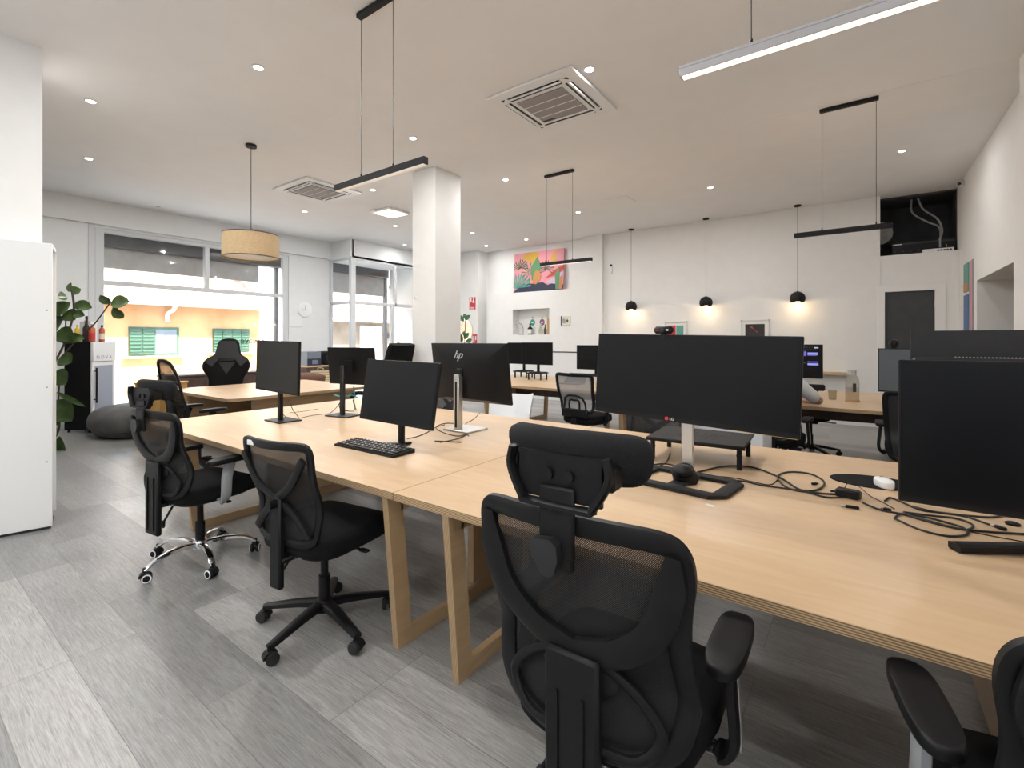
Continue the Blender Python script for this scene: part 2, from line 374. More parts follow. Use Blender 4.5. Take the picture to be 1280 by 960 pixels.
def obj(name, b, mats, parent=None, loc=None, rot=None, ang=38, smooth=True):
    me = bpy.data.meshes.new(name)
    me.from_pydata([tuple(p) for p in b.v], [], b.f)
    for m in (mats if isinstance(mats, (list, tuple)) else [mats]): me.materials.append(m)
    me.polygons.foreach_set('material_index', b.m)
    bm = bmesh.new(); bm.from_mesh(me); bmesh.ops.recalc_face_normals(bm, faces=bm.faces[:]); bm.to_mesh(me); bm.free()
    if smooth:
        me.polygons.foreach_set('use_smooth', [True] * len(me.polygons)); me.set_sharp_from_angle(angle=R(ang))
    me.update()
    o = bpy.data.objects.new(name, me); COL.objects.link(o)
    if parent is not None: o.parent = parent
    if loc is not None: o.location = loc
    if rot is not None: o.rotation_euler = rot
    return o
def tag(o, label, cat, group=None):
    o['label'] = label; o['category'] = cat
    if group: o['group'] = group
    return o
def thing(name, label, cat, loc=(0, 0, 0), rz=0, group=None):
    o = bpy.data.objects.new(name, None); COL.objects.link(o); o.location = loc; o.rotation_euler = (0, 0, rz)
    o.empty_display_size = .1
    return tag(o, label, cat, group)
def solo(name, b, mats, label, cat, loc=(0, 0, 0), rz=0, group=None, ang=38):
    return tag(obj(name, b, mats, None, loc, (0, 0, rz), ang), label, cat, group)
def struct(name, b, mats, loc=None):
    o = obj(name, b, mats, None, loc, smooth=False); o['kind'] = 'structure'; return o
KIDS = {}
def copy_tree(o, parent=None):
    c = o.copy(); COL.objects.link(c); c.parent = parent
    for ch in [x for x in list(COL.objects) if x.parent == o]: copy_tree(ch, c)
    return c
def clone(o, loc, rz, label, group=None):
    c = copy_tree(o); c.location = loc; c.rotation_euler = (0, 0, rz); c['label'] = label
    if group: c['group'] = group
    return c
def text(name, body, size, m, parent, mtx, ext=.0008, shear=0, align='CENTER'):
    cu = bpy.data.curves.new(name, 'FONT'); cu.body = body; cu.size = size; cu.extrude = ext; cu.shear = shear; cu.align_x = align; cu.align_y = 'CENTER'; cu.resolution_u = 3
    t = bpy.data.objects.new(name, cu); COL.objects.link(t)
    dg = bpy.context.evaluated_depsgraph_get(); me = bpy.data.meshes.new_from_object(t.evaluated_get(dg)); bpy.data.objects.remove(t)
    me.transform(mtx); me.materials.clear(); me.materials.append(m)
    o = bpy.data.objects.new(name, me); COL.objects.link(o); o.parent = parent; return o
RX90 = Matrix.Rotation(PI / 2, 4, 'X')
def lamp(name, typ, loc, power, col=(1, 1, 1), size=.1, rot=(0, 0, 0), size_y=None, spot=None, parent=None):
    L = bpy.data.lights.new(name, typ); L.energy = power; L.color = col
    if typ == 'AREA':
        L.size = size
        if size_y: L.shape = 'RECTANGLE'; L.size_y = size_y
        else: L.shape = 'DISK'
    elif typ == 'SPOT': L.shadow_soft_size = size; L.spot_size = spot or R(110); L.spot_blend = .6
    elif typ == 'POINT': L.shadow_soft_size = size
    o = bpy.data.objects.new(name, L); COL.objects.link(o); o.location = loc; o.rotation_euler = rot
    if parent is not None: o.parent = parent
    return o

# ================================================================== SETTING
X0, X1, Y0, YB = -10.2, 1.2, -6.0, 9.62
struct('floor', B().b2((X0 - .35, Y0 - .3, -.12), (2.9, 10.9, 0)), M['floor'])
struct('ceiling', B().b2((X0 - .5, Y0 - .3, CZ), (2.9, 10.9, CZ + .25)), M['ceil'])
# window wall, with its long soffit
b = B()
b.b2((X0 - .25, Y0 - .2, 0), (X0, 2.29, CZ)).b2((X0 - .25, 2.29, 3.27), (X0, 5.60, CZ)).b2((X0 - .25, 5.60, 0), (X0, 6.62, CZ))
b.b2((X0, Y0, 3.31), (X0 + .09, 6.62, CZ)).b2((X0 - .25, 6.62, 3.3), (X0, 8.6, CZ)).b2((X0 - .25, 8.6, 0), (X0, 10.4, CZ))
struct('wall_left', b, M['wall2'])
b = B().b2((X0, 8.58, 0), (-9.32, 8.68, CZ)).b2((-9.44, 6.62, 3.29), (-9.34, 8.6, CZ)).b2((X0, 6.58, 3.29), (-9.34, 6.66, CZ)).b2((X0, 6.62, 3.29), (-9.34, 8.6, 3.33))
struct('wall_entrance', b, M['wall2'])
# back wall: pilaster, recess with ledge and niche, plain wall with door and high opening
b = B()
b.b2((X0, 9.38, 0), (-7.94, 9.98, CZ)).b2((-7.94, 9.75, 0), (-7.70, 9.98, CZ))
YF = 9.53
b.b2((-7.72, YF, 0), (-4.98, 9.98, 1.53)).b2((-7.72, YF, 1.53), (-6.93, 9.98, 2.15)).b2((-5.87, YF, 1.53), (-4.98, 9.98, 2.15)).b2((-6.93, 9.80, 1.53), (-5.87, 9.98, 2.15))
b.b2((-7.72, YF, 2.15), (-4.98, 9.98, 2.565)).b2((-7.72, 9.70, 2.565), (-4.98, 9.98, CZ)).b2((-4.98, YF, 0), (-4.52, 9.98, CZ))
b.b2((-4.52, YB, 0), (.27, 9.82, CZ)).b2((.27, YB, 2.22), (1.4, 9.82, 2.74)).b2((.98, YB, 0), (1.4, 9.82, 2.22)).b2((.27, YB, 2.16), (.33, 9.82, 2.22)).b2((.27, YB, 0), (.33, 9.82, 2.16))
b.b2((-.18, YB - .012, 0), (.27, YB, CZ - .001))
struct('wall_back', b, M['wall'])
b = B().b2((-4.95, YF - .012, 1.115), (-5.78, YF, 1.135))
struct('ledge_shadow_strip', b, M['charcoal'])  # dark strip drawn in place of the shadow line below the ledge
struct('trim_2', B().b2((-1.6, 5.578, CZ - .0015), (X1, 5.582, CZ)), M['wall2'])
# dark recess high in the corner
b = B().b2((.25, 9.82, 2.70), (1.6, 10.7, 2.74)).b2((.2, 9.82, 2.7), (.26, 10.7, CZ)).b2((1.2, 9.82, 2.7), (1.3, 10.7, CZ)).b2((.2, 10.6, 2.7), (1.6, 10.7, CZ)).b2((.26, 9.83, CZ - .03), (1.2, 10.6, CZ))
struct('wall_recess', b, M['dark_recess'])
# right wall with the opening to the corridor
b = B().b2((X1, Y0, 0), (X1 + .35, -4.9, CZ)).b2((X1, -2.1, 0), (X1 + .35, 6.54, CZ)).b2((X1, -4.9, 0), (X1 + .35, -2.1, 1.25)).b2((X1, -4.9, 3.1), (X1 + .35, -2.1, CZ)).b2((X1, 8.32, 0), (X1 + .35, YB + .2, CZ)).b2((X1, 6.54, 2.15), (X1 + .35, 8.32, CZ)).b2((1.06, 4.7, 0), (X1, 5.6, CZ))
struct('wall_right', b, M['wall'])
b = B().b2((2.55, 5.9, 0), (2.65, 9.5, 2.7)).b2((X1 + .35, 8.9, 0), (2.6, 9.0, 2.7)).b2((X1 + .35, 5.9, 0), (2.6, 6.0, 2.7)).b2((X1 + .35, 5.9, 2.6), (2.65, 9.0, 2.7))
struct('wall_corridor', b, M['corridor'])
struct('wall_front', B().b2((X0 - .3, Y0 - .2, 0), (X1 + .3, Y0, CZ)), M['wall'])
struct('wall_partition', B().b2((-5.75, Y0, 0), (-5.2, .85, CZ)), M['wall'])
struct('wall_column', B().b2((-4.97, 4.49, 0), (-4.53, 4.98, CZ)), M['wall'])
struct('baseboard_back', B().b2((-4.52, YB - .02, 0), (.20, YB - .012, .08)), M['white'])

# window 1: the shop window
def frame_bars(lst):
    b = B()
    for lo, hi in lst: b.b2(lo, hi, .006)
    return b
FX0, FX1 = X0 - .12, X0 - .02
w1 = struct('window_1', frame_bars([((FX0, 2.29, .0), (FX1 + .03, 2.41, 3.27)), ((FX0, 5.48, 0), (FX1, 5.60, 3.27)), ((FX0, 2.41, 3.2), (FX1, 5.48, 3.27)),
                                    ((FX0, 2.41, 2.33), (FX1, 5.48, 2.405)), ((FX0, 3.94, 2.405), (FX1, 4.02, 3.2)), ((FX0, 2.41, 0), (FX1, 5.48, .08))]), M['frame'])
for i, (lo, hi) in enumerate([((2.41, 2.405), (3.94, 3.2)), ((4.02, 2.405), (5.48, 3.2)), ((2.41, .08), (5.48, 2.33))]):
    obj('window_pane', B().b2((X0 - .075, lo[0], lo[1]), (X0 - .07, hi[0], hi[1])), M['glass'], w1)
obj('wall_seam_post', B().b2((X0, 2.21, 0), (X0 + .015, 2.29, 3.31)), M['frame'], w1)
text('window_lettering', 'e.wave', .185, M['black'], w1, Matrix.Translation((X0 - .062, 4.86, 1.385)) @ Matrix.Rotation(-PI / 2, 4, 'Z') @ RX90, .001)
# roller shutter outside, partly lowered
rs = thing('roller_shutter', 'grey roller shutter partly lowered outside the wide shop window', 'shutter', (X0 - .45, 3.95, 0))
obj('shutter_box', B().b2((-.14, -1.75, 3.02), (.14, 1.72, 3.42), .02), M['shutbox'], rs)
obj('curtain', B().b2((-.02, -1.60, 2.66), (.02, 1.20, 3.03), .004), M['shutter'], rs)
for y_ in (-1.68, 1.60): obj('guide_rail', B().b2((-.05, y_ - .04, 0), (.05, y_ + .04, 3.03)), M['shutbox'], rs)
# unseen window added behind the viewer to bring light from the right
w3 = struct('added_window', frame_bars([((X1 + .04, -4.9, 1.25), (X1 + .12, -4.83, 3.1)), ((X1 + .04, -2.17, 1.25), (X1 + .12, -2.1, 3.1)), ((X1 + .04, -4.83, 1.25), (X1 + .12, -2.17, 1.32)), ((X1 + .04, -4.83, 3.03), (X1 + .12, -2.17, 3.1)), ((X1 + .04, -3.53, 1.32), (X1 + .12, -3.47, 3.03))]), M['frame'])
for ya_, yb_ in ((-4.83, -3.53), (-3.47, -2.17)): obj('window_pane', B().b2((X1 + .08, ya_, 1.32), (X1 + .085, yb_, 3.03)), M['glass'], w3)
# window 2: glazed entrance box
EX = -9.38
w2 = struct('window_2', frame_bars([((EX - .06, 6.6, 0), (EX + .04, 6.72, 3.29)), ((EX - .05, 7.86, 2.25), (EX + .03, 7.93, 3.29)), ((EX - .05, 6.72, 2.23), (EX + .03, 8.58, 2.30)),
                                    ((EX - .05, 7.76, 0), (EX + .03, 7.84, 2.23)), ((EX - .05, 8.50, 0), (EX + .03, 8.58, 3.29)), ((EX - .05, 6.72, 3.24), (EX + .03, 8.58, 3.29)),
                                    ((X0, 6.60, 2.23), (EX - .06, 6.66, 2.30)), ((X0, 6.60, 0), (X0 + .06, 6.66, 3.29)), ((X0 + .06, 6.60, 3.24), (EX - .06, 6.66, 3.29))]), M['frame'])
for lo, hi in [((EX - .012, 6.72, .05), (EX - .007, 7.76, 2.23)), ((EX - .012, 6.72, 2.30), (EX - .007, 7.86, 3.24)), ((EX - .012, 7.93, 2.30), (EX - .007, 8.50, 3.24)), ((EX - .012, 7.84, .05), (EX - .007, 8.50, 2.23)),
               ((X0 + .06, 6.627, .05), (EX - .06, 6.632, 2.23)), ((X0 + .06, 6.627, 2.30), (EX - .06, 6.632, 3.24))]:
    obj('window_pane', B().b2(lo, hi), M['glass'], w2)
rs2 = thing('roller_shutter', 'grey roller shutter partly lowered outside the glazed entrance', 'shutter', (X0 - .45, 7.6, 0))
obj('shutter_box', B().b2((-.14, -1.0, 3.10), (.14, 1.05, 3.42), .02), M['shutbox'], rs2)
obj('curtain', B().b2((-.02, -.95, 2.60), (.02, .95, 3.11), .004), M['shutter'], rs2)
obj('guide_rail', B().b2((-.05, .97, 0), (.05, 1.05, 3.11)), M['shutbox'], rs2)
# door 1: dark door in a white casing
d1 = struct('door_1', B().b2((.33, YB + .03, 0), (.93, YB + .07, 2.16), .004), M['door'])
obj('door_frame', B().b2((.23, YB - .018, 0), (.33, YB + .10, 2.17), .004).b2((.93, YB - .018, 0), (1.05, YB + .10, 2.17), .004).b2((.23, YB - .018, 2.16), (1.05, YB + .10, 2.26), .004), M['white'], d1)
for z_ in (1.05, 1.95): obj('hinge', B().cyl((.935, YB + .02, z_ - .05), (.935, YB + .02, z_ + .05), .011), M['silver'], d1)
obj('door_handle', B().cyl((.40, YB + .03, 1.02), (.40, YB - .02, 1.02), .01).cyl((.40, YB - .02, 1.02), (.50, YB - .02, 1.02), .009), M['silver'], d1)

# ================================================================== STREET SEEN THROUGH THE WINDOWS
b = B().b2((-60, -25, -.3), (X0 - .36, 45, -.13))
o = struct('street_ground', b, M['street'])
XH = -15.6
def facade(name, label, y0, y1, ze, m, wins, depth=4.0, rise=1.5, group=None):
    t = thing(name, label, 'building', (XH, (y0 + y1) / 2, -.14), 0, group)
    L = (y1 - y0) / 2; ze += .14
    obj('wall', B().b2((-depth, -L, 0), (0, L, ze)), m, t)
    rows = []; nx = int((y1 - y0) / .2) * 4
    for i in range(10):
        f = i / 9; rows.append([V((.38 - (depth * .6 + .38) * f, -L - .05 + (2 * L + .1) * k / nx, ze - .02 + rise * f + .05 * math.sin(PI * k / 4) ** 2 + (.02 if i % 2 else 0))) for k in range(nx + 1)])
    rb = B().grid(rows); low = B().grid([[p - V((0, 0, .07)) for p in r] for r in rows]); rb.add(low.v, low.f)
    obj('tiled_roof', rb, M['tile'], t, ang=80)
    obj('gutter', B().cyl((.42, -L - .05, ze - .06), (.42, L + .05, ze - .06), .06), M['extwhite'], t)
    return t, L
h1, L1 = facade('street_house', 'low orange rendered house with green shutters and tiled roof across the street', -3.0, 7.6, 2.45, M['orange'], None)
def shutter_window(t, y, z, w, h, open_=True):
    g = obj('window', B().b2((-.02, y - w / 2, z), (.03, y + w / 2, z + h)), M['green'], t)
    obj('pane', B().b2((.03, y + .02, z + .05), (.035, y + w / 2 - .06, z + h - .06)), M['greyblue'] if open_ else M['green'], g)
    for k in range(2 if open_ else 4):
        q = B(); yc = y - w / 2 + w * (k + .5) / 4
        q.b2((.03, yc - w / 8 + .008, z + .03), (.055, yc + w / 8 - .008, z + h - .03))
        for j in range(7): q.box((.06, yc, z + .09 + (h - .18) * j / 6), (.02, w / 4 - .05, (h - .18) / 9), rot=(0, .5, 0))
        obj('shutter', q, M['green'], g)
    obj('sill', B().b2((0, y - w / 2 - .12, z - .07), (.12, y + w / 2 + .12, z - .02)), M['extwhite'], t)
def y_on(px, x):
    d = ray(px, 425); return d.y * x / d.x
def z_on(px, py, x):
    d = ray(px, py); return CAM_H + d.z * x / d.x
hy = (-3.0 + 7.6) / 2
shutter_window(h1, y_on(193, XH) - hy, z_on(193, 444, XH) + .14, 1.15, z_on(193, 409, XH) - z_on(193, 444, XH))
shutter_window(h1, y_on(289, XH) - hy, z_on(289, 440, XH) + .14, 1.05, z_on(289, 411, XH) - z_on(289, 440, XH), False)
yp = y_on(209, XH) - hy
obj('downpipe', B().tube([(.42, yp + .06, 2.55), (.36, yp + .04, 2.38), (.10, yp - .02, 2.26), (.07, yp - .02, 2.05)], .05), M['extwhite'], h1)
h2 = thing('street_house', 'tall white rendered house right of the orange house', 'building', (XH - .2, 8.6, -.14))
obj('wall', B().b2((-4, -.95, 0), (0, .95, 6.5)), M['extwhite'], h2)
obj('window', B().b2((-.02, -.3, 4.2), (.03, .3, 5.3)), M['greyblue'], h2)
h3, L3 = facade('street_house', 'old beige stone house with pale gate seen through the entrance', 9.65, 15.6, 2.2, M['stone'], None)
g = obj('gate', B().b2((0, -1.25, .0), (.06, -.25, 2.1)), M['shutter'], h3)
for k in range(6): obj('gate_bar', B().b2((.06, -1.2 + k * .17, .05), (.085, -1.14 + k * .17, 2.05)), M['shutter'], g)
obj('doorway', B().b2((0, .65, 0), (.05, 1.5, 2.0)), M['greyblue'], h3)
obj('wall_plaque', B().b2((0, .08, 1.62), (.05, .50, 1.82)), M['charcoal'], h3)
h4 = thing('street_house', 'pale apartment house rising behind the beige stone house', 'building', (-27, 15, -.14))
obj('wall', B().b2((-4, -9, 0), (0, -2.0, 8.0)), M['extwhite'], h4)
for k in range(3): obj('window', B().b2((-.02, -6 + k * 1.5, 4.4), (.04, -5.2 + k * 1.5, 5.7)), M['greyblue'], h4)
tr = thing('street_tree', 'leafy green tree behind the roofs seen through the entrance', 'tree', (-23, 17.2, -.14))
obj('trunk', B().tube([(0, 0, 0), (.1, 0, 1.5), (0, .1, 3.2)], .16), M['bark'], tr)
b = B()
for k in range(260):
    a = random.uniform(0, 2 * PI); e = random.uniform(-.9, 1.2); r_ = random.uniform(.6, 1.9)
    c = V((r_ * math.cos(a) * math.cos(e), 1.25 * r_ * math.sin(a) * math.cos(e), 4.3 + r_ * math.sin(e) * .8))
    q = Euler((random.random() * 6, random.random() * 6, random.random() * 6)).to_matrix()
    b.add([c + q @ V(p) for p in ((-.16, 0, 0), (0, .1, .03), (.18, 0, 0), (0, -.1, .03))], [(0, 1, 2, 3)])
obj('foliage', b, M['tree'], tr)

# ================================================================== CEILING FITTINGS
DL = [(-4.09, 1.98, 'downlight right of the woven drum pendant nearest the camera'), (-5.97, 1.31, 'downlight highest above the white wall at far left'), (-7.88, 1.71, 'lower downlight of the pair beside the left white wall'),
      (-4.10, 3.71, 'downlight just above the black linear pendant with white underside'), (-6.01, 4.63, 'downlight beside the far air conditioner and black linear pendant'), (-8.0, 4.69, 'downlight between the far air conditioner and the shop window'),
      (-7.54, 6.35, 'downlight under the white square ceiling panel'), (-8.87, 7.76, 'small downlight close to the glazed entrance and column'),
      (-4.09, 5.45, 'downlight to the right of the white column'), (-4.08, 7.61, 'downlight right of the slim pendant over the painting'), (-6.71, 7.75, 'small downlight left of the painting'),
      (-7.34, 9.0, 'smallest downlight above the red exit sign'), (-6.14, 8.97, 'small downlight directly above the painting'), (-1.85, 3.65, 'downlight touching the near air conditioner edge'),
      (-1.81, 7.55, 'downlight between the second and third ball pendants'), (.42, 7.46, 'downlight right of the far slim pendant near the right wall'),
      (-9.75, 3.03, 'faint downlight on the soffit side above the shop window left half'), (-9.78, 4.7, 'faint downlight above the shop window right half')]
DL += [(-1.83, 1.2, None), (-1.83, -1.6, None), (-4.09, -1.4, None), (.42, -.6, None), (-1.83, -4.2, None), (-4.09, -4.2, None)]  # unseen downlights added for room light, carrying on the ceiling grid
db = B().lathe([(.034, -.004), (.034, .0), (.048, -.001), (.050, -.006), (.038, -.009), (.036, -.004)], n=20, cap=False)
lb = B().lathe([(.035, -.003), (.035, -.006)], n=20)
first = None
DL_W = 12
for i, (x, y, lab) in enumerate(DL):
    lab = 'small white recessed ' + (lab or 'downlight added out of view in the ceiling behind the viewer')
    if first is None:
        first = thing('ceiling_downlight', lab, 'downlight', (x, y, CZ), 0, 'recessed ceiling downlights')
        obj('trim_ring', db, M['white'], first); obj('lens', lb, M['dl'], first)
    else: clone(first, (x, y, CZ), 0, lab)
    if x < -9:
        lens_ = [k for k in COL.objects if k.name.startswith('lens') and k.parent and k.parent.get('label') == lab][0]
        lens_.data = lens_.data.copy(); lens_.data.materials[0] = M['clay']; continue
    dim = .22 if (y > 8.5 or x < -8.5 or x > .3 and y > 0) else .45 if (-4.3 < x < -4 and 3 < y < 6) else .6 if y > 7 else 1   # circuits beside walls are dimmed
    lamp('downlight_beam', 'AREA', (x, y, CZ - .014), DL_W * dim, (1, .985, .965), .066)

def ac_unit(loc, label, w=.93):
    t = thing('ceiling_air_conditioner', label, 'air conditioner', loc, 0, 'ceiling cassette air conditioners')
    h = w / 2
    obj('panel', B().box((0, 0, -.012), (w, w, .024), .01).prism([(-.30, -.37), (.30, -.37), (.37, -.30), (.37, .30), (.30, .37), (-.30, .37), (-.37, .30), (-.37, -.30)], -.03, -.02, 'XY'), M['whitemetal'], t)
    for k in range(4):
        m = Matrix.Rotation(k * PI / 2, 4, 'Z')
        o_ = B(); o_.b2((-.28, -.365, -.034), (.28, -.352, -.028)).b2((-.28, -.318, -.034), (.28, -.298, -.028)); o_.xf(m)
        obj('air_slot', o_, M['black'], t)
        f = B().box((0, -.335, -.036), (.56, .032, .008), .003, rot=(.22, 0, 0)); f.xf(m); obj('louvre', f, M['whitemetal'], t)
        c = B().b2((-.375, -.375, -.026), (-.335, -.345, -.022)); c.xf(m @ Matrix.Translation((.02, .02, -.002))); obj('corner_cap', c, M['charcoal'], t)
    g = obj('return_grille', B().box((0, 0, -.034), (.50, .50, .012), .004), M['grille'], t)
    for k in (-1, 0, 1): obj('grille_rib', B().b2((-.25, k * .125 - .004, -.043), (.25, k * .125 + .004, -.039)), M['whitemetal'], g)
    obj('badge', B().b2((-.24, .20, -.043), (-.10, .225, -.040)), M['charcoal'], g)
    return t
ac_unit((-2.40, 3.96, CZ), 'large white ceiling air conditioner nearest the camera, grille with three ribs')
ac_unit((-6.72, 4.15, CZ), 'farther white ceiling air conditioner, partly behind the black linear pendant')
t = thing('ceiling_panel', 'white square panel on the ceiling just left of the column', 'ceiling panel', (-6.77, 5.60, CZ))
obj('tray', B().box((0, 0, -.02), (.47, .47, .04), .008), M['white'], t)
obj('diffuser', B().box((0, 0, -.043), (.42, .42, .008), .002), M['panelled'], t)
obj('bracket', B().box((-.16, -.25, -.02), (.14, .06, .03), .006), M['white'], t)
solo('ceiling_hatch', B().box((0, 0, -.004), (.42, .42, .008), .002), M['ceil'], 'faint square access hatch in the ceiling right of the slim pendant', 'ceiling hatch', (-3.2, 7.4, CZ))

def linear_pendant(label, x0, x1, y, z, cx0, cx1, mode, hs):
    t = thing('linear_pendant_lamp', label, 'pendant lamp', ((cx0 + cx1) / 2, y, CZ), 0, 'linear pendant lamps over the desks')
    cx = (cx0 + cx1) / 2
    obj('ceiling_mount', B().box((0, 0, -.0175), (cx1 - cx0, .045, .035), .004), M['blackm'], t)
    for hx in hs: obj('cable', B().cyl((hx - cx, 0, -.03), (hx - cx, 0, z - CZ + .025), .0022, n=6).cyl((hx - cx, 0, z - CZ + .02), (hx - cx, 0, z - CZ + .045), .006, n=8), M['black'], t)
    body = M['blackm'] if mode != 'lit' else M['lampgrey']
    bx = (x0 + x1) / 2 - cx; bz = z - CZ; L_ = x1 - x0
    bar = obj('bar', B().box((bx, 0, bz - .006), (L_, .04, .033), .002).box((bx, -.0175, bz + .0165), (L_, .005, .012), .001).box((bx, .0175, bz + .0165), (L_, .005, .012), .001).box((bx - L_ / 2 + .003, 0, bz + .0165), (.006, .0299, .012), .001).box((bx + L_ / 2 - .003, 0, bz + .0165), (.006, .0299, .012), .001), body, t)
    dm = {'off': M['led_off_glow'], 'up': M['led_dim'], 'upd': M['blackm'], 'lit': M['led']}[mode]
    obj('diffuser', B().box(((x0 + x1) / 2 - cx, 0, z - CZ - .0235), (x1 - x0 - .02, .032, .003)), dm, bar)
    if mode != 'off': obj('top_diffuser', B().box(((x0 + x1) / 2 - cx, 0, z - CZ + .0125), (x1 - x0 - .02, .028, .003)), M['led_up'], bar)
linear_pendant('black linear pendant with unlit white underside over the left desk', -3.13, -2.18, 2.08, 2.52, -2.86, -2.42, 'off', (-2.83, -2.49))
linear_pendant('bright lit grey linear pendant at the top right of the view', -.62, .33, 2.08, 2.545, -.36, .1, 'lit', (-.345, .07))
linear_pendant('slim linear pendant in front of the colourful painting', -3.63, -2.83, 5.66, 2.46, -3.56, -3.10, 'up', (-3.53, -3.12))
linear_pendant('slim black linear pendant hanging near the dark corner recess', -.54, .25, 5.66, 2.47, -.32, .15, 'upd', (-.30, .13))

for i, (x, z, lab) in enumerate([(-3.82, 2.09, 'leftmost of the three black ball pendants by the back wall'), (-2.34, 2.105, 'middle black ball pendant of the three by the back wall'), (-.85, 2.11, 'rightmost of the three black ball pendants by the back wall')]):
    t = thing('ball_pendant_lamp', lab, 'pendant lamp', (x, 9.43, CZ), 0, 'black ball pendant lamps')
    obj('ceiling_mount', B().lathe([(.055, 0), (.055, -.022), (.01, -.026)], n=20), M['blackm'], t)
    obj('cable', B().cyl((0, 0, -.02), (0, 0, z - CZ + .12), .003, n=6), M['black'], t)
    prof = [(.012, .125), (.014, .115)] + [(.118 * math.sin(a), .118 * math.cos(a)) for a in [PI * k / 16 for k in range(1, 12)]]
    inner = [(r_ * .95, z_) for r_, z_ in reversed(prof[2:])]
    obj('lamp_shade', B().lathe(prof + inner, (0, 0, z - CZ), n=28, cap=False), [M['blackm']], t)
    obj('bulb', B().sph((0, 0, z - CZ - .03), .05), M['bulb'], t)
    lamp('ball_pendant_bulb', 'POINT', (x, 9.43, z - .085), 1.2, (1, .72, .44), .02)
t = thing('drum_pendant_lamp', 'woven beige drum pendant hanging in front of the shop window', 'pendant lamp', (-5.79, 2.72, CZ))
obj('ceiling_mount', B().lathe([(.06, 0), (.06, -.03), (.012, -.034)], n=20), M['blackm'], t)
obj('cable', B().cyl((0, 0, -.03), (0, 0, -1.06), .004, n=6), M['black'], t)
zt, zb = 2.64 - CZ, 2.36 - CZ
s_ = obj('lamp_shade', B().lathe([(.30, zt), (.30, zb), (.296, zb), (.296, zt)], n=48, cap=False), M['drum'], t)
obj('rim', B().lathe([(.3015, zt), (.3015, zt - .012), (.298, zt)], n=48, cap=False).lathe([(.3015, zb), (.3015, zb + .012), (.298, zb)], n=48, cap=False), M['darkwood'], s_)
obj('diffuser', B().lathe([(.29, zb + .02), (.29, zb + .025)], n=40), M['cream'], t)

# ================================================================== DESKS
def trestle(root, x, ya, yb, top, name_panel=True, side=1):
    for (yt, yf, sg) in ((ya + .012, ya + .075, 1), (yb - .012, yb - .075, -1)):
        q = B(); w = .085 * sg
        q.prism([(yt, top), (yt + w, top), (yf + w, 0), (yf, 0)], x - .018, x + .018, 'YZ')
        # the plain faces look along X, the layered edges along Y
        q.m = [1 if k < 2 else 0 for k in range(len(q.f))]
        obj('leg', q, [M['plyedgex'], M['plyside']], root, smooth=False)
    obj('foot_bar', B().b2((x - .0165, ya + .14, .0), (x + .0165, yb - .14, .062)), M['plyside'], root, smooth=False)
    obj('top_bar', B().b2((x - .018, ya + .09, top - .08), (x + .018, yb - .09, top)), M['plyside'], root, smooth=False)
    if name_panel:
        yc = (ya + yb) / 2
        obj('centre_panel', B().b2((x - .06, yc - .33, .063), (x - .019, yc + .33, top)), M['plyside'], root, smooth=False)
def desk(label, x0, x1, y0, y1, tx, group, th=.034, panels=True, apron=False):
    cx, cy = (x0 + x1) / 2, (y0 + y1) / 2
    t = thing('plywood_desk', label, 'desk', (cx, cy, 0), 0, group)
    q = B().box((0, 0, TZ - th / 2), (x1 - x0, y1 - y0, th), .0015)
    q.m = [0 if k in (4, 5) or False else 1 for k in range(len(q.f))]
    # cbox face order: X-,Y-,Z- then X+,Y+,Z+
    q.m = [1] * len(q.f); q.m[2] = 0; q.m[5] = 0
    obj('tabletop', q, [M['ply'], M['plyedge']], t, ang=20)
    for x in tx: trestle(t, x - cx, y0 - cy, y1 - cy, TZ - th, panels)
    if apron: obj('cable_tray', B().b2((x0 - cx + .3, -.06, .50), (x1 - cx - .3, .06, .52)).b2((x0 - cx + .3, -.07, .50), (x1 - cx - .3, -.05, TZ - th)), M['darkwood'], t)
    return t
YA, YZ = 1.36, 3.29
desk('long birch plywood desk on the left carrying the small black keyboard', -4.60, -1.632, YA, YZ, (-3.95, -1.70), 'front row of plywood desks')
desk('long birch plywood desk on the right carrying the ultrawide screen and white mouse', -1.628, 1.0, YA, YZ, (-1.33, .42), 'front row of plywood desks')
desk('plywood desk of the back row behind the column, carrying two dark monitors', -5.3, -2.52, 5.57, 7.45, (-4.6, -2.62), 'back row of plywood desks', apron=True)
desk('plywood desk of the back row carrying the glass carafe', -2.50, .62, 5.57, 7.45, (-2.40, .35), 'back row of plywood desks', apron=True)
# window desk with rounded corners
t = thing('window_desk', 'wooden desk with rounded corners in front of the black gaming chair', 'desk', (-6.58, 3.40, 0))
def rrect(hx, hy, r, n=6):
    return [(sx * (hx - r) + r * math.cos(a0 + PI / 2 * k / n), sy * (hy - r) + r * math.sin(a0 + PI / 2 * k / n)) for sx, sy, a0 in ((1, 1, 0), (-1, 1, PI / 2), (-1, -1, PI), (1, -1, 3 * PI / 2)) for k in range(n + 1)]
q = B().prism(rrect(.92, .98, .10), TZ - .034, TZ, 'XY'); q.m = [0, 0] + [1] * (len(q.f) - 2)
obj('tabletop', q, [M['ply'], M['plyedge']], t)
obj('end_panel', B().b2((.66, -.62, 0), (.70, .80, TZ - .035)), M['plyside'], t); obj('end_panel', B().b2((-.70, -.80, 0), (-.66, .80, TZ - .035)), M['plyside'], t)
obj('modesty_panel', B().b2((-.66, -.02, .25), (.66, .02, TZ - .035)), M['darkwood'], t)

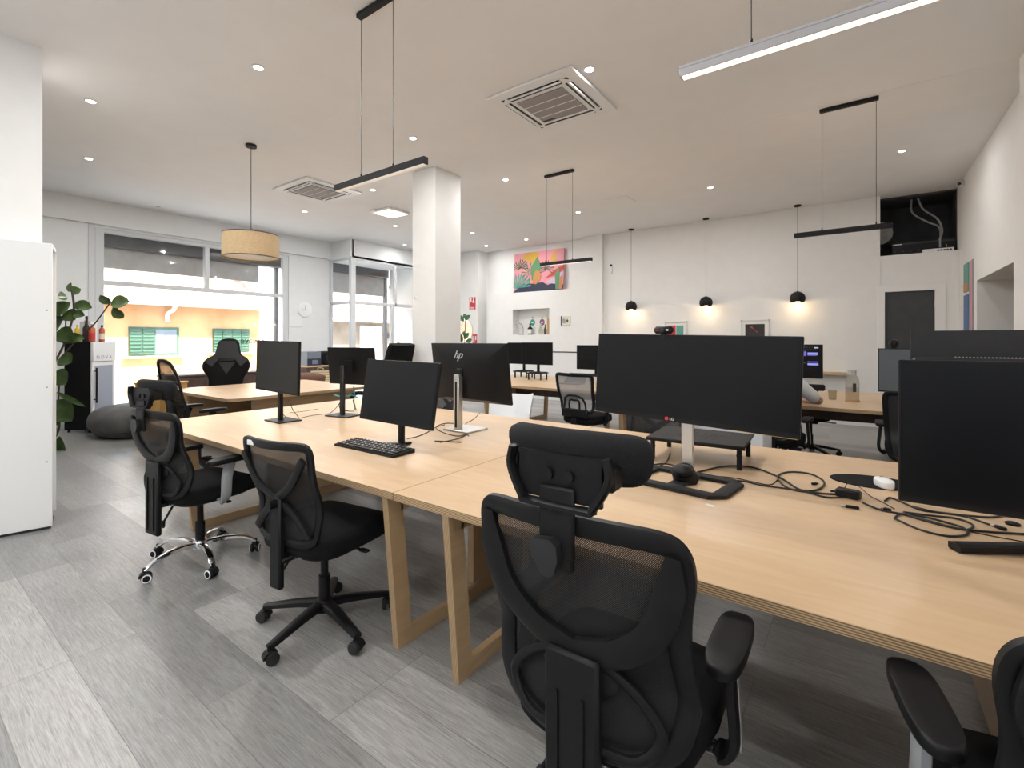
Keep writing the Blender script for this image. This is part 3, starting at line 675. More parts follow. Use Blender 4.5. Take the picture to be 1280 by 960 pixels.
# ================================================================== CHAIRS
def caster(base, x, y, ang, ring=None):
    c = obj('caster', B().cyl((0, 0, .055), (0, 0, .085), .009, n=10).box((0, .006, .045), (.022, .035, .035), .006).prism([(.028 * math.cos(a), .034 + .026 * math.sin(a)) for a in [PI * k / 8 for k in range(9)]], -.020, .020, 'YZ'), M['black'], base, (x, y, 0), (0, 0, ang))
    w = B()
    for sx in (-1, 1): w.lathe([(.008, -.010), (.024, -.010), (.028, -.005), (.028, .005), (.024, .010), (.008, .010)], (sx * .016, .010, .0285), 18, axis=(1, 0, 0))
    obj('wheel', w, M['rubber'] if not ring else M['black'], c)
    if ring:
        r_ = B()
        for sx in (-1, 1): r_.lathe([(.018, -.002), (.024, -.002), (.024, .002), (.018, .002)], (sx * .027, .010, .0285), 18, axis=(1, 0, 0), cap=False)
        obj('wheel_ring', r_, ring, c)
    return c
def five_star(t, m, style, a0, ring=None, r=.31, lift=M['black']):
    q = B().lathe([(.030, .075), (.042, .08), (.045, .115), (.038, .135), (.028, .14)], n=20)
    for k in range(5):
        a = a0 + 2 * PI * k / 5; ca, sa = math.cos(a), math.sin(a)
        if style == 'arch': pr = [(.03, .112), (.10, .122), (.18, .120), (.245, .106), (.285, .085), (r, .068)]
        else: pr = [(.03, .112), (.12, .105), (.22, .090), (r, .075)]
        pts = catmull([V((ca * d, sa * d, z)) for d, z in pr], 4)
        q.sweep(pts, .020 if style == 'arch' else .027, .013 if style == 'arch' else .017, (0, 0, 1), False, 8, sq=.45, taper=lambda f: 1.15 - .45 * f)
    base = obj('base', q, m, t)
    for k in range(5):
        a = a0 + 2 * PI * k / 5; caster(base, r * math.cos(a), r * math.sin(a), a + 1.1 + .9 * k, ring)
    obj('gas_lift', B().cyl((0, 0, .13), (0, 0, .25), .027, .027).cyl((0, 0, .24), (0, 0, .40), .018), lift, t)
    obj('tilt_mechanism', B().box((0, -.01, .415), (.17, .22, .045), .012).cyl((.08, .03, .41), (.22, .03, .405), .006).box((.235, .03, .405), (.05, .028, .012), .004).cyl((0, .10, .40), (0, .16, .39), .018), M['black'], t)
def mesh_chair(name, label, cat, group, zt=1.0, zb=.485, wt=.235, headrest=True, arms='silver', base=('arch', 'chrome'), brace='Y', meshm='mesh', a0=-1.38, yback=-.235, seat_y=.02, spine_to=.26, slot=False, ring=True, tagl=False):
    t = thing(name, label, cat, group=group)
    five_star(t, M[base[1]], base[0], a0, M['whiteplast'] if ring else None)
    obj('seat', B().pillow((0, seat_y + .01, .475), .50, .50, .085, e=.5, crown=.03, fn=lambda p: V((p.x * (1 - .06 * (p.y < 0)), p.y, p.z - (.035 * max(0, (p.y - .15) / .1) ** 2 if p.y > .15 else 0)))), M['fabric'], t)
    obj('seat_pan', B().pillow((0, seat_y, .432), .44, .44, .03, e=.5), M['black'], t)
    H = zt - zb
    def yd(x, z): return yback - .15 * (z - .5) + .85 * x * x + .035 * math.exp(-((z - .66) / .10) ** 2)
    f = lambda u: zb + u * H
    if brace == 'Y':
        half = [(0, f(0)), (wt * .55, f(.015)), (wt * .88, f(.10)), (wt * .99, f(.26)), (wt * .96, f(.45)), (wt * .98, f(.68)), (wt * 1.03, f(.86)), (wt * .985, f(.965)), (wt * .82, f(1.0)), (wt * .4, f(1.012)), (0, f(1.015))]
    elif brace == 'slim':
        half = [(0, f(0)), (wt * .6, f(.02)), (wt * .86, f(.12)), (wt * .96, f(.4)), (wt * .92, f(.7)), (wt * .72, f(.91)), (wt * .4, f(.985)), (0, f(1.0))]
    else:
        half = [(0, f(0)), (wt * .62, f(.01)), (wt * .84, f(.07)), (wt * .90, f(.25)), (wt * .95, f(.55)), (wt * .99, f(.85)), (wt * .97, f(.965)), (wt * .84, f(1.0)), (wt * .4, f(1.0)), (0, f(1.0))]
    outl = half + [(-x, z) for x, z in reversed(half[1:-1])]
    loop = catmull([V((x, 0, z)) for x, z in outl], 5, True)
    loop = [V((p.x, yd(p.x, p.z), p.z)) for p in loop]
    fw = .019 if brace != 'Y' else .024
    fr = obj('backrest_frame', B().sweep(loop, fw, .012, (0, 1, .15), True, 8, sq=.35), M['black'], t)
    # mesh panel inside the outline
    right = sorted([(p.z, p.x) for p in loop if p.x >= -1e-4])
    def wx(z):
        best = 0
        for i in range(len(loop)):
            p, q = loop[i], loop[(i + 1) % len(loop)]
            if p.x >= -1e-3 and q.x >= -1e-3 and min(p.z, q.z) - 1e-6 <= z <= max(p.z, q.z) + 1e-6:
                k = 0 if abs(q.z - p.z) < 1e-6 else (z - p.z) / (q.z - p.z); best = max(best, p.x + k * (q.x - p.x))
        return best
    def panel(z0, z1):
        rows = []
        for i in range(25):
            z = z0 + (z1 - z0) * i / 24; w = max(.02, wx(z) - .006)
            rows.append([V((w * (j / 8 - 1), yd(w * (j / 8 - 1), z) + .006, z)) for j in range(17)])
        return B().grid(rows)
    if slot:
        zs = f(.60)
        obj('backrest_mesh', panel(zb + .01, zs - .03), M[meshm], t); obj('backrest_mesh', panel(zs + .03, f(.985)), M[meshm], t)
        for z_ in (zs - .03, zs + .03): obj('cross_bar', B().sweep([V((wx(z_) * (k / 6 - 1), yd(wx(z_) * (k / 6 - 1), z_), z_)) for k in range(13)], .012, .008, (0, 1, .15)), M['black'], t)
    else: obj('backrest_mesh', panel(zb + .012, f(.99)), M[meshm], t)
    # rear structure
    q = B(); yb_ = lambda x, z: yd(x, z) - .022
    zv = f(.42)
    if brace in ('Y', 'slim'):
        if brace == 'Y':
            for s_ in (1, -1):
                pts = [(s_ * wt * .97, f(.955)), (s_ * wt * .93, f(.80)), (s_ * wt * .78, f(.62)), (s_ * wt * .45, f(.48)), (s_ * .0, f(.405))]
                q.sweep(catmull([V((x, yb_(x, z) + .008, z)) for x, z in pts], 5), .033, .013, (0, 1, .15), False, 8, sq=.4, taper=lambda f_: .45 + .55 * min(1, f_ * 4.5))
        q.box((0, yb_(0, f(.22)) - .012, (spine_to + zv) / 2 + .0), (.135, .030, zv - spine_to), .008)
        q.box((-.032, yb_(0, f(.22)) - .029, (spine_to + zv) / 2 - .03), (.006, .006, zv - spine_to - .12)).box((.032, yb_(0, f(.22)) - .029, (spine_to + zv) / 2 - .03), (.006, .006, zv - spine_to - .12))
        for s_ in (1, -1):   # lower side wings
            pts = [(s_ * .05, f(.40)), (s_ * wt * .55, f(.30)), (s_ * wt * .80, f(.16)), (s_ * wt * .60, f(.03)), (s_ * .05, f(.02))]
            q.sweep(catmull([V((x, yb_(x, z) + .008, z)) for x, z in pts], 5), .013, .010, (0, 1, .15), False, 8)
    elif brace == 'X':
        for s_ in (1, -1):
            for zz, pts in ((0, [(0, f(.45)), (s_ * wt * .5, f(.60)), (s_ * wt * .93, f(.88))]), (1, [(0, f(.42)), (s_ * wt * .45, f(.28)), (s_ * wt * .80, f(.09))])):
                q.sweep(catmull([V((x, yb_(x, z), z)) for x, z in pts], 5), .019, .010, (0, 1, .15), False, 8, sq=.4)
        q.box((0, yb_(0, f(.3)) - .012, (spine_to + f(.47)) / 2), (.07, .030, f(.47) - spine_to), .008)
        q.cyl((0, yb_(0, .7) - .045, f(.40)), (0, yb_(0, .7), f(.40)), .020)
    else:
        for s_ in (1, -1): q.sweep(catmull([V((s_ * wt * .62, yb_(.1, f(.0)), f(.02))), V((s_ * wt * .58, yb_(.1, f(.22)), f(.22))), V((s_ * wt * .50, yb_(.08, f(.38)), f(.38)))], 5), .012, .010, (0, 1, .15))
        q.sweep(catmull([V((x, yb_(x, z), z)) for x, z in [(-wt * .5, f(.38)), (-wt * .25, f(.45)), (0, f(.46)), (wt * .25, f(.45)), (wt * .5, f(.38))]], 5), .012, .010, (0, 1, .15))
        q.sweep(catmull([V((x, yb_(x, z), z)) for x, z in [(-wt * .28, f(.02)), (-wt * .26, f(.30)), (0, f(.33)), (wt * .26, f(.30)), (wt * .28, f(.02))]], 5), .012, .010, (0, 1, .15))
        q.box((0, yb_(0, f(0)) + .01, f(-.01)), (.36, .03, .10), .012).box((0, yb_(0, .45) - .01, .43), (.07, .028, .12), .006)
    q.box((0, (yback - .03) / 2, .425), (.09, abs(yback) + .02, .022), .006)
    obj('back_support', q, M['black'], t)
    if brace != 'loop':
        n_ = B()
        for k, (dx, dz) in enumerate(((-.02, 0), (.02, 0), (-.02, -.035), (.02, -.035))): n_.cyl((dx + .05, yback + .04, .46 + dz), (dx + .065, yback + .04, .46 + dz), .008, n=10)
        obj('bolt', n_, M['silver'], t)
        obj('lever_knob', B().cyl((-.08, -.10, .40), (-.16, -.13, .26), .007).box((-.165, -.132, .245), (.03, .02, .055), .008, rot=(.2, .5, 0)), M['black'], t)
    if brace == 'Y': obj('lumbar_pad', B().sph((0, 0, 0), .5, (.19, .03, .11)).xf(Matrix.Translation((.0, yd(0, .62) - .004, f(.30)))), M['black'], t)
    if tagl: obj('label_tag', B().box((-wt * .55, yd(-wt * .55, zt) - .013, zt - .002), (.045, .004, .022), .001), M['paper'], t)
    if arms:
        for s_ in (1, -1):
            q = B().sweep(catmull([V((s_ * .20, .0, .432)), V((s_ * .265, -.005, .425)), V((s_ * .292, -.01, .47)), V((s_ * .285, .0, .57)), V((s_ * .275, .025, .655))], 6), .030, .013, (s_, 0, 0), False, 8, sq=.4, taper=lambda f_: .85 + .25 * f_)
            a = obj('armrest', q, M['greyplast'] if arms == 'grey' else M['black'], t)
            obj('arm_pad', B().pillow((s_ * .275, .03, .672), .085, .27, .030, e=.62, fn=lambda p: V((p.x, p.y, p.z - .25 * max(0, abs(p.y) - .07) ** 1.4))), M['black'], a)
            if arms == 'silver': obj('arm_trim', B().sweep(catmull([V((s_ * .305, -.012, .452)), V((s_ * .306, -.012, .49)), V((s_ * .299, -.002, .57)), V((s_ * .290, .02, .645))], 6), .008, .003, (s_, 0, 0)), M['silver'], a)
            obj('arm_bolt', B().cyl((s_ * .21, 0, .418), (s_ * .245, 0, .418), .012), M['silver'], a)
    if headrest:
        hz = zt + .148; hy = yd(0, zt) + .02
        hp = obj('headrest', B().sweep(catmull([V((x, hy + 2.2 * x * x, hz - .22 * x * x)) for x in [-.168, -.14, -.08, 0, .08, .14, .168]], 5), .060, .030, lambda k: (0, 1, .25), False, 14, sq=.25, taper=lambda k: 1 - .45 * abs(2 * k - 1) ** 6), M['padfab'], t, ang=60)
        sh = B()
        rim = [(-.112, .045), (-.118, .0), (-.085, -.060), (-.07, -.068), (.07, -.068), (.085, -.060), (.118, .0), (.112, .045)]
        sh.sweep(catmull([V((x, hy - .048 + .6 * x * x, hz - .030 + z)) for x, z in rim], 4), .008, .016, (0, 1, 0), False, 8, sq=.3)
        sh.b2((-.10, hy - .036, hz - .09), (.10, hy - .026, hz + .01))
        for s_ in (-1, 1): sh.cyl((s_ * .025, hy - .044, hz - .035), (s_ * .025, hy - .034, hz - .035), .014)
        for s_ in (-1, 1): sh.box((s_ * .118, hy - .012, hz - .03), (.018, .05, .05), .006)
        obj('headrest_bracket', sh, M['black'], hp)
        obj('headrest_post', B().box((0, hy - .042, zt + .015), (.085, .014, .15), .005).box((0, hy - .036, zt - .055), (.075, .020, .07), .006), M['black'], t)
        obj('adjust_knob', B().prism([(-.038, .022), (-.030, .030), (.012, .036), (.028, .024), (.032, -.005), (.022, -.035), (.008, -.045), (-.010, -.038), (-.036, .0)], -.012, .014, 'XZ').xf(Matrix.Translation((-.015, hy - .058, zt - .052))), M['charcoal'], t)
    return t
G1 = 'mesh chairs with headrest along the front desks'
cC = mesh_chair('office_chair', 'large black mesh chair with headrest nearest the camera, back towards the viewer', 'chair', G1, arms='silver')
cC.location = (-.525, 1.205, 0); cC.rotation_euler = (0, 0, R(1))
cA = mesh_chair('office_chair', 'black mesh chair with headrest and chrome star base at the left desk end', 'chair', G1, zt=.965, arms='grey', a0=R(-89))
cA.location = (-3.38, 1.275, -0.0); cA.rotation_euler = (0, 0, R(8))
clone(cA, (.378, 1.28, 0), R(10.3), 'black mesh chair cut by the right edge of the view, only armrest and frame visible')
cB = mesh_chair('office_chair', 'black low back mesh chair with black star base and small white tag', 'chair', 'low back mesh chairs', zt=.945, zb=.50, wt=.215, headrest=False, arms=None, base=('flat', 'black'), brace='X', a0=R(-86), ring=False, spine_to=.30, tagl=True)
cB.location = (-2.12, 1.345, 0); cB.rotation_euler = (0, 0, R(8))
cJ = mesh_chair('office_chair', 'black mesh chair with tall arched back by the window desk corner', 'chair', 'chairs around the window desk', zt=1.19, zb=.52, wt=.235, headrest=False, arms='black', base=('flat', 'black'), brace='slim', slot=True, ring=False, spine_to=.35)
cJ.location = (-5.72, 2.14, 0); cJ.rotation_euler = (0, 0, R(2))
cG = mesh_chair('office_chair', 'chair with pale grey mesh back and black looped brace before the back desk', 'chair', 'chairs along the back desks', zt=1.0, zb=.56, wt=.245, headrest=False, arms='black', base=('arch', 'chrome'), brace='loop', meshm='meshg', ring=False)
cG.location = (-2.64, 5.12, 0); cG.rotation_euler = (0, 0, R(-5))
clone(cC, (-.66, 5.12, 0), R(-4), 'black mesh chair of the person hidden behind the ultrawide screen', 'chairs along the back desks')
for ch in [x for x in COL.objects if x.parent and x.parent.get('label', '').startswith('black mesh chair of the person') and x.name.startswith(('headrest', 'adjust'))]:
    for k_ in [y for y in COL.objects if y.parent == ch]: bpy.data.objects.remove(k_)
    bpy.data.objects.remove(ch)
cR = mesh_chair('office_chair', 'dark chair with solid charcoal back at the right back desk', 'chair', 'chairs along the back desks', zt=.965, zb=.40, wt=.26, headrest=False, arms='black', base=('flat', 'black'), brace='loop', ring=False, meshm='charcoal')
cR.location = (.43, 5.27, 0); cR.rotation_euler = (0, 0, R(0))
t = thing('swivel_stool', 'black swivel stool tucked under the right back desk below the carafe', 'stool', (-.48, 6.85, 0), 0)
five_star(t, M['black'], 'flat', .35)
obj('seat', B().pillow((0, 0, .47), .40, .40, .08, e=.9, crown=.02), M['fabric'], t)
clone(cB, (-3.62, 3.50, 0), R(172), 'low back black chair on the far side of the left front desk', 'low back mesh chairs')
clone(cB, (-1.30, 3.55, 0), R(186), 'low back black chair on the far side of the front desks near the joint', 'low back mesh chairs')

# gaming chair
def gaming(label, wood=False, group='chairs around the window desk'):
    t = thing('gaming_chair', label, 'chair', group=group)
    five_star(t, M['black'], 'flat', .3, None, r=.33)
    obj('seat', B().pillow((0, .02, .48), .54, .54, .11, e=.5, crown=.03), M['fabric'], t)
    for s_ in (1, -1): obj('seat_bolster', B().sweep(catmull([V((s_ * .25, -.2, .52)), V((s_ * .26, .05, .535)), V((s_ * .25, .26, .50))], 5), .045, .045, None, False, 10), M['charcoal'], t)
    half = [(.0, .52), (.20, .52), (.235, .62), (.24, .80), (.315, .93), (.325, 1.03), (.28, 1.11), (.185, 1.18), (.155, 1.30), (.135, 1.375), (.085, 1.415), (0, 1.425)]
    o_ = half + [(-x, z) for x, z in reversed(half[1:-1])]
    lp = catmull([V((x, 0, z)) for x, z in o_], 4, True)
    yc = lambda x, z: -.24 - .18 * (z - .5) + .7 * x * x
    n = len(lp); c = V((0, 0, .98)); vs = []; fs = []
    rings = [(1.0, 0), (.985, .035), (.93, .05), (.5, .045), (.985, -.035), (.93, -.05), (.5, -.05)]
    for sc, dy in rings: vs += [V((c.x + (p.x - c.x) * sc, 0, c.z + (p.z - c.z) * sc)) for p in lp]
    for i, (sc, dy) in enumerate(rings):
        for k in range(n): p = vs[i * n + k]; vs[i * n + k] = V((p.x, yc(p.x, p.z) + dy, p.z))
    for a_, b_ in ((0, 1), (1, 2), (2, 3), (0, 4), (4, 5), (5, 6)):
        for k in range(n): fs.append((a_ * n + k, a_ * n + (k + 1) % n, b_ * n + (k + 1) % n, b_ * n + k))
    fs += [tuple(3 * n + k for k in range(n)), tuple(6 * n + k for k in range(n))]
    br = obj('backrest', B().add(vs, fs), M['fabric'], t, ang=60)
    def patch(name, pts, m, d=.056):
        q = B().prism(pts, 0, .006, 'XZ')
        q.v = [V((p.x, yc(p.x, p.z) + d + p.y, p.z)) for p in q.v]; return obj(name, q, m, br)
    patch('collar_panel', [(-.30, 1.08), (-.17, 1.175), (-.14, 1.30), (-.10, 1.385), (.10, 1.385), (.14, 1.30), (.17, 1.175), (.30, 1.08), (.20, .985), (.12, 1.09), (-.12, 1.09), (-.20, .985)], M['charcoal'])
    patch('chest_panel', [(-.115, 1.05), (.115, 1.05), (0, .87)], M['charcoal'])
    patch('belt_slot', [(-.12, 1.115), (.12, 1.115), (.10, 1.07), (-.10, 1.07)], M['blackg'], .062)
    w = text('embroidered_lettering', 'AKRACING', .028, M['paper'], br, Matrix.Translation((0, yc(0, 1.31) + .058, 1.32)) @ Matrix.Rotation(PI, 4, 'Z') @ RX90)
    for s_ in (1, -1):
        a = obj('armrest', B().cyl((s_ * .29, .0, .44), (s_ * .31, .0, .66), .022).box((s_ * .27, 0, .435), (.10, .08, .02), .006), M['black'], t)
        obj('arm_pad', B().pillow((s_ * .31, .03, .68), .10, .26, .03, e=.6), M['charcoal'], a)
    return t
gc = gaming('black gaming chair with winged shoulders facing the camera before the shop window')
gc.location = (-7.78, 3.22, 0); gc.rotation_euler = (0, 0, R(-128)); gc.scale = (1.0, 1.0, 1.0)
# executive chair
t = thing('executive_chair', 'dark executive chair with loop arms behind the silver-backed monitor near the window desk', 'chair', (-5.20, 4.10, 0), R(100), 'chairs around the window desk')
five_star(t, M['black'], 'flat', .1)
obj('seat', B().pillow((0, .0, .50), .54, .54, .12, e=.5, crown=.03), M['fabric'], t)
obj('backrest', B().sweep(catmull([V((0, -.24, .55)), V((0, -.25, .75)), V((0, -.30, 1.0)), V((0, -.37, 1.25)), V((0, -.40, 1.345))], 5), .255, .055, (0, 1, .2), False, 16, sq=.55, taper=lambda f: .92 + .08 * math.sin(f * PI)), M['fabric'], t, ang=60)
for s_ in (1, -1):
    a = obj('armrest', B().sweep(catmull([V((s_ * .30, -.22, .62)), V((s_ * .31, -.16, .70)), V((s_ * .32, .06, .72)), V((s_ * .32, .16, .66)), V((s_ * .31, .14, .52)), V((s_ * .26, .0, .44))], 6), .026, .020, (1, 0, 0), False, 8, sq=.3), M['black'], t)

# white moulded chairs on the far side of the left desk
def shell_chair(label, loc, rz):
    t = thing('shell_chair', label, 'chair', loc, rz, 'white shell chairs')
    rows = []
    for (y, z, w) in [(.22, .455, .20), (.20, .47, .215), (.05, .45, .225), (-.12, .445, .225), (-.185, .475, .225), (-.215, .55, .232), (-.245, .70, .245), (-.275, .84, .255), (-.280, .855, .252)]:
        rows.append([V((w * (k / 6 - 1), y + .10 * (k / 6 - 1) ** 2 * (1 if z > .5 else .0), z + .03 * (k / 6 - 1) ** 4)) for k in range(13)])
    q = B().grid(rows); q2 = B().grid([[p + V((0, -.010, -.010)) for p in r] for r in rows]); q.add(q2.v, q2.f)
    obj('shell', q, M['whiteplast'], t, ang=60)
    for sx in (1, -1):
        for sy in (1, -1): obj('leg', B().cyl((sx * .15, sy * .13, .44), (sx * .23, sy * .22, 0), .014, .010, 12), M['lwood'], t)
    obj('leg_brace', B().cyl((-.17, .14, .40), (.17, -.14, .40), .007).cyl((-.17, -.14, .40), (.17, .14, .40), .007), M['blackm'], t)
    return t
shell_chair('white shell chair behind the front desks, right of the tilted dark screen', (-2.80, 3.66, 0), R(184))
shell_chair('white shell chair mostly hidden behind the tilted dark screen stand', (-3.86, 4.12, 0), R(262))

# ================================================================== MONITORS
def monitor(label, w, h, sc, yaw, tilt, bp, stand, group='monitors on the front desks', roll=0, back='plain', polew=.045, m_stand=None, cam=None, screen=None, bez=.008, chin=.016, name='monitor', th=.018):
    """sc: world centre of the screen face, bp: world point of the stand base; yaw 0 = screen faces -Y"""
    bp = V((bp[0], bp[1], TZ if len(bp) < 3 else bp[2])) + V((0, 0, .001))
    t = thing(name, label, 'monitor', bp, R(yaw), group)
    inv = Matrix.Rotation(-R(yaw), 4, 'Z'); c = inv @ (V(sc) - bp)
    X = Matrix.Translation(c) @ Matrix.Rotation(-R(tilt), 4, 'X') @ Matrix.Rotation(R(roll), 4, 'Y')
    ms = M[m_stand or 'black']
    q = B().box((0, th / 2, 0), (w, th, h), .003)
    if back == 'facet':
        hw, hh = w / 2, h / 2
        q.add([(-hw, th, -hh), (hw, th, -hh), (hw, th, hh), (-hw, th, hh), (-.20, th + .045, -hh + .03), (.20, th + .045, -hh + .03), (.20, th + .045, .10), (-.20, th + .045, .10)],
              [(0, 1, 2, 3), (4, 5, 6, 7), (0, 1, 5, 4), (1, 2, 6, 5), (2, 3, 7, 6), (3, 0, 4, 7)])
    elif back == 'step':
        q.box((0, th + .02, -.055), (w - .004, .045, h - .13), .012)
    elif back == 'plain':
        q.box((0, th + .014, -.02), (w * .62, .03, h * .6), .010)
    p = obj('housing', q.xf(X), M['charcoal'] if back in ('step',) else M['black'], t, ang=25)
    s_ = obj('screen', B().b2((-w / 2 + bez, -.0022, -h / 2 + chin), (w / 2 - bez, -.0005, h / 2 - bez)).xf(X), screen or M['screen'], t)
    py = c.y + th + .045
    if stand == 'plate':       # flat base plate and upright
        obj('stand_pole', B().box((c.x * .0, py, (c.z - .02) / 2 + .004), (polew, .03, c.z + .02), .005), ms, t)
        obj('stand_base', B().box((0, py * .35, .005), (.255, .19, .010), .004), ms, t)
    elif stand == 'tall':      # silver upright standing above the back
        obj('stand_pole', B().box((0, py + .02, .205), (.052, .045, .41), .004), ms, t)
        obj('cable_slot', B().b2((-.010, py + .042, .03), (.010, py + .0435, .36)), M['black'], t)
        obj('stand_arm', B().box((0, py - .01, c.z), (.06, .05, .06), .006), M['black'], t)
        obj('stand_base', B().box((0, py - .06, .006), (.25, .22, .012), .004), ms, t)
    elif stand == 'vfoot':
        q = B()
        q.box((0, py, c.z / 2), (polew, .022, c.z), .004)
        obj('stand_pole', q, ms, t)
        f = B()
        for sx in (-1, 1): f.sweep([V((0, py, .012)), V((sx * .19, py - .11, .008))], .016, .008, (0, 0, 1), False, 8, sq=.5)
        f.sweep([V((0, py, .012)), V((0, py + .07, .008))], .016, .008, (0, 0, 1), False, 8, sq=.5)
        obj('stand_foot', f, ms, t)
    elif stand == 'bar':
        py = .20
        obj('stand_pole', B().box((0, py, c.z / 2), (.05, .025, c.z), .005), ms, t)
        obj('stand_foot', B().sweep([V((-.22, py - .115, .012)), V((0, py + .02, .016)), V((.22, py - .115, .012))], .024, .012, (0, 0, 1), False, 8, sq=.7), ms, t)
    elif stand == 'ring':      # open rectangular ring base, steel neck and round hub
        obj('stand_pole', B().box((0, py - .0, .02 + (c.z - .03) / 2), (.055, .018, c.z - .03), .004), M['silver'], t)
        rp = [V((x, y, .009)) for x, y in [(-.17, -.16), (.17, -.16), (.20, -.13), (.20, .08), (.17, .11), (-.17, .11), (-.20, .08), (-.20, -.13)]]
        rp = [p_ + V((0, py - .02, 0)) for p_ in rp]
        obj('stand_base', B().sweep(rp, .030, .009, (0, 0, 1), True, 8, sq=.7).box((0, py - .02, .008), (.07, .26, .014), .004), M['blackm'], t)
        obj('stand_hub', B().cyl((0, py - .02, .01), (0, py - .055, .055), .058, .050, 24).sph((0, py - .06, .058), .050, (1, 1, .6)), M['black'], t)
    obj('mount_plate', B().b2((c.x - .05, c.y + th + .02, c.z - .05), (c.x + .05, py - .012, c.z + .05)), M['black'], t)
    return t, X
m1, _ = monitor('dark monitor on a plate stand nearest the window end of the left desk', .70, .41, (-3.745, 1.952, 1.189), -2, 1, (-3.80, 2.05), 'plate', screen=M['screen2'], roll=1.0)
m2, _ = monitor('monitor seen from behind with grey upright stand and teal cables', .54, .325, (-3.587, 2.545, 1.174), 190, 4.6, (-3.63, 2.49), 'plate', back='flat', m_stand='charcoal')
m3, _ = monitor('black monitor with thin neck behind the black keyboard', .65, .385, (-2.265, 1.925, 1.083), 1, 9.2, (-2.30, 2.02), 'vfoot', roll=.9)
m4, X4 = monitor('tilted monitor seen from behind with silver logo and tall silver stand', .73, .43, (-2.29, 2.63, 1.165), 179, 8, (-2.34, 2.58), 'tall', back='facet', m_stand='silver')
text('logo', 'hp', .085, M['silver'], m4, X4 @ Matrix.Translation((.06, .0520, .135)) @ Matrix.Rotation(R(21), 4, 'X') @ Matrix.Rotation(PI, 4, 'Z') @ RX90, .0015, .28)
lg, XL = monitor('wide ultrawide monitor with webcam on its top edge, centre of the view', .94, .405, (-.648, 2.225, 1.222), -7, 3.4, (-.64, 2.37), 'ring', bez=.006, chin=.022, roll=1.2)
lo = obj('logo', B().lathe([(.0085, 0), (.0085, .0012)], n=20, axis=(0, -1, 0)).xf(XL @ Matrix.Translation((-.075, 0, -.1905))), M['red'], lg)
text('logo_letters', 'LG', .017, M['paper'], lg, XL @ Matrix.Translation((-.050, -.0008, -.191)) @ RX90)
obj('bezel_strip', B().b2((.20, -.0012, -.2028), (.462, .012, -.2012)).xf(XL), M['gold'], lg)
r1, _ = monitor('large black monitor cut off by the right edge, nearest the camera', .75, .43, (.472, 1.868, 1.125), 0, 0, (.46, 1.932), 'bar', bez=.004, chin=.020)
r2, X2 = monitor('monitor back with vented lower housing behind the large right monitor', .82, .42, (.60, 2.86, 1.232), 180, 0, (.60, 2.80), 'plate', back='step', m_stand='charcoal')
vent = B()
for k in range(46): vent.box((-.26 + k * .0115, .0445, .088), (.005, .006, .016), 0, (0, .5, 0))
obj('vent_grille', vent.xf(X2), M['greyplast'], r2)
# webcam on the ultrawide
t = thing('webcam', 'black webcam clipped on top of the ultrawide monitor', 'webcam', lg.matrix_basis @ (XL @ V((-.108, 0, .2027))), R(-7))
obj('body', B().box((0, 0, .0205), (.098, .032, .035), .012), M['black'], t)
obj('lens', B().lathe([(.013, 0), (.013, .004), (.009, .005)], (0, -.016, .0205), 20, axis=(0, -1, 0)), M['blackg'], t)
obj('status_light', B().box((.024, -.0165, .0205), (.012, .002, .007), .0015), M['paper'], t); obj('badge', B().b2((-.038, -.017, .018), (-.018, -.0155, .022)), M['red'], t)
obj('clip', B().b2((-.012, -.010, -.020), (.012, -.003, .004)).b2((-.012, -.010, .0), (.012, .03, .004)), M['black'], t)
# back row
G3 = 'monitors on the back desks'
ma, _ = monitor('left of the two dark monitors overlapping on the back desk', .64, .38, (-4.80, 6.88, 1.165), 0, 0, (-4.80, 6.95, TZ + .118), 'plate', G3)
mb, _ = monitor('right of the two dark monitors overlapping on the back desk', .62, .37, (-4.33, 6.62, 1.175), 0, 0, (-4.33, 6.68, TZ + .118), 'plate', G3)
mc_, _ = monitor('dark back desk monitor whose right half is hidden by the ultrawide screen', .62, .38, (-3.31, 6.70, 1.130), 0, 0, (-3.31, 6.76, TZ + .118), 'plate', G3)
md, XD = monitor('back desk monitor showing violet editing clips beside the ultrawide screen', .70, .40, (-.69, 6.60, 1.148), 0, 0, (-.69, 6.68), 'plate', G3)
for (x0, x1, z0, z1, mm) in [(.10, .185, .065, .115, 'clip1'), (.10, .185, .118, .122, 'clip1'), (.197, .300, .078, .105, 'clip2'), (.197, .290, .068, .076, 'clip1'), (.197, .300, -.012, .000, 'clip1'), (.197, .305, -.045, -.022, 'clip2'), (.0, .185, -.022, -.018, 'clip3'),
                             (.265, .305, .155, .167, 'clip4'), (-.30, -.06, .07, .11, 'clip1'), (-.05, .09, .02, .05, 'clip2'), (-.30, .02, -.05, -.02, 'clip2')]:
    obj('editing_clip', B().b2((x0, -.0032, z0), (x1, -.0022, z1)).xf(XD), M[mm], md)
q = B()
for k in range(9): q.b2((.06 + k * .026, -.003, .158 + .006 * (k % 2)), (.066 + k * .026, -.0022, .170)); q.b2((.07 + k * .026, -.003, .140), (.073 + k * .026, -.0022, .148))
obj('toolbar_marks', q.xf(XD), M['greyblue'], md)
obj('sound_bar', B().box((.06, -.04, .10), (.62, .05, .075), .015).b2((-.2, -.05, 0), (.3, .02, .064)), M['black'], md)
me_, XE = monitor('grey reflecting monitor on the right back desk beside the dark door', .80, .455, (.56, 6.32, 1.085), 0, 0, (.56, 6.40), 'plate', G3, screen=mat('screen_sheen', (.10, .12, .14), .32, spec=.6))  # reflected light is put into the grey screen colour
t = thing('webcam', 'black webcam on the grey monitor before the dark door', 'webcam', V((.29, 6.325, 1.3135)))
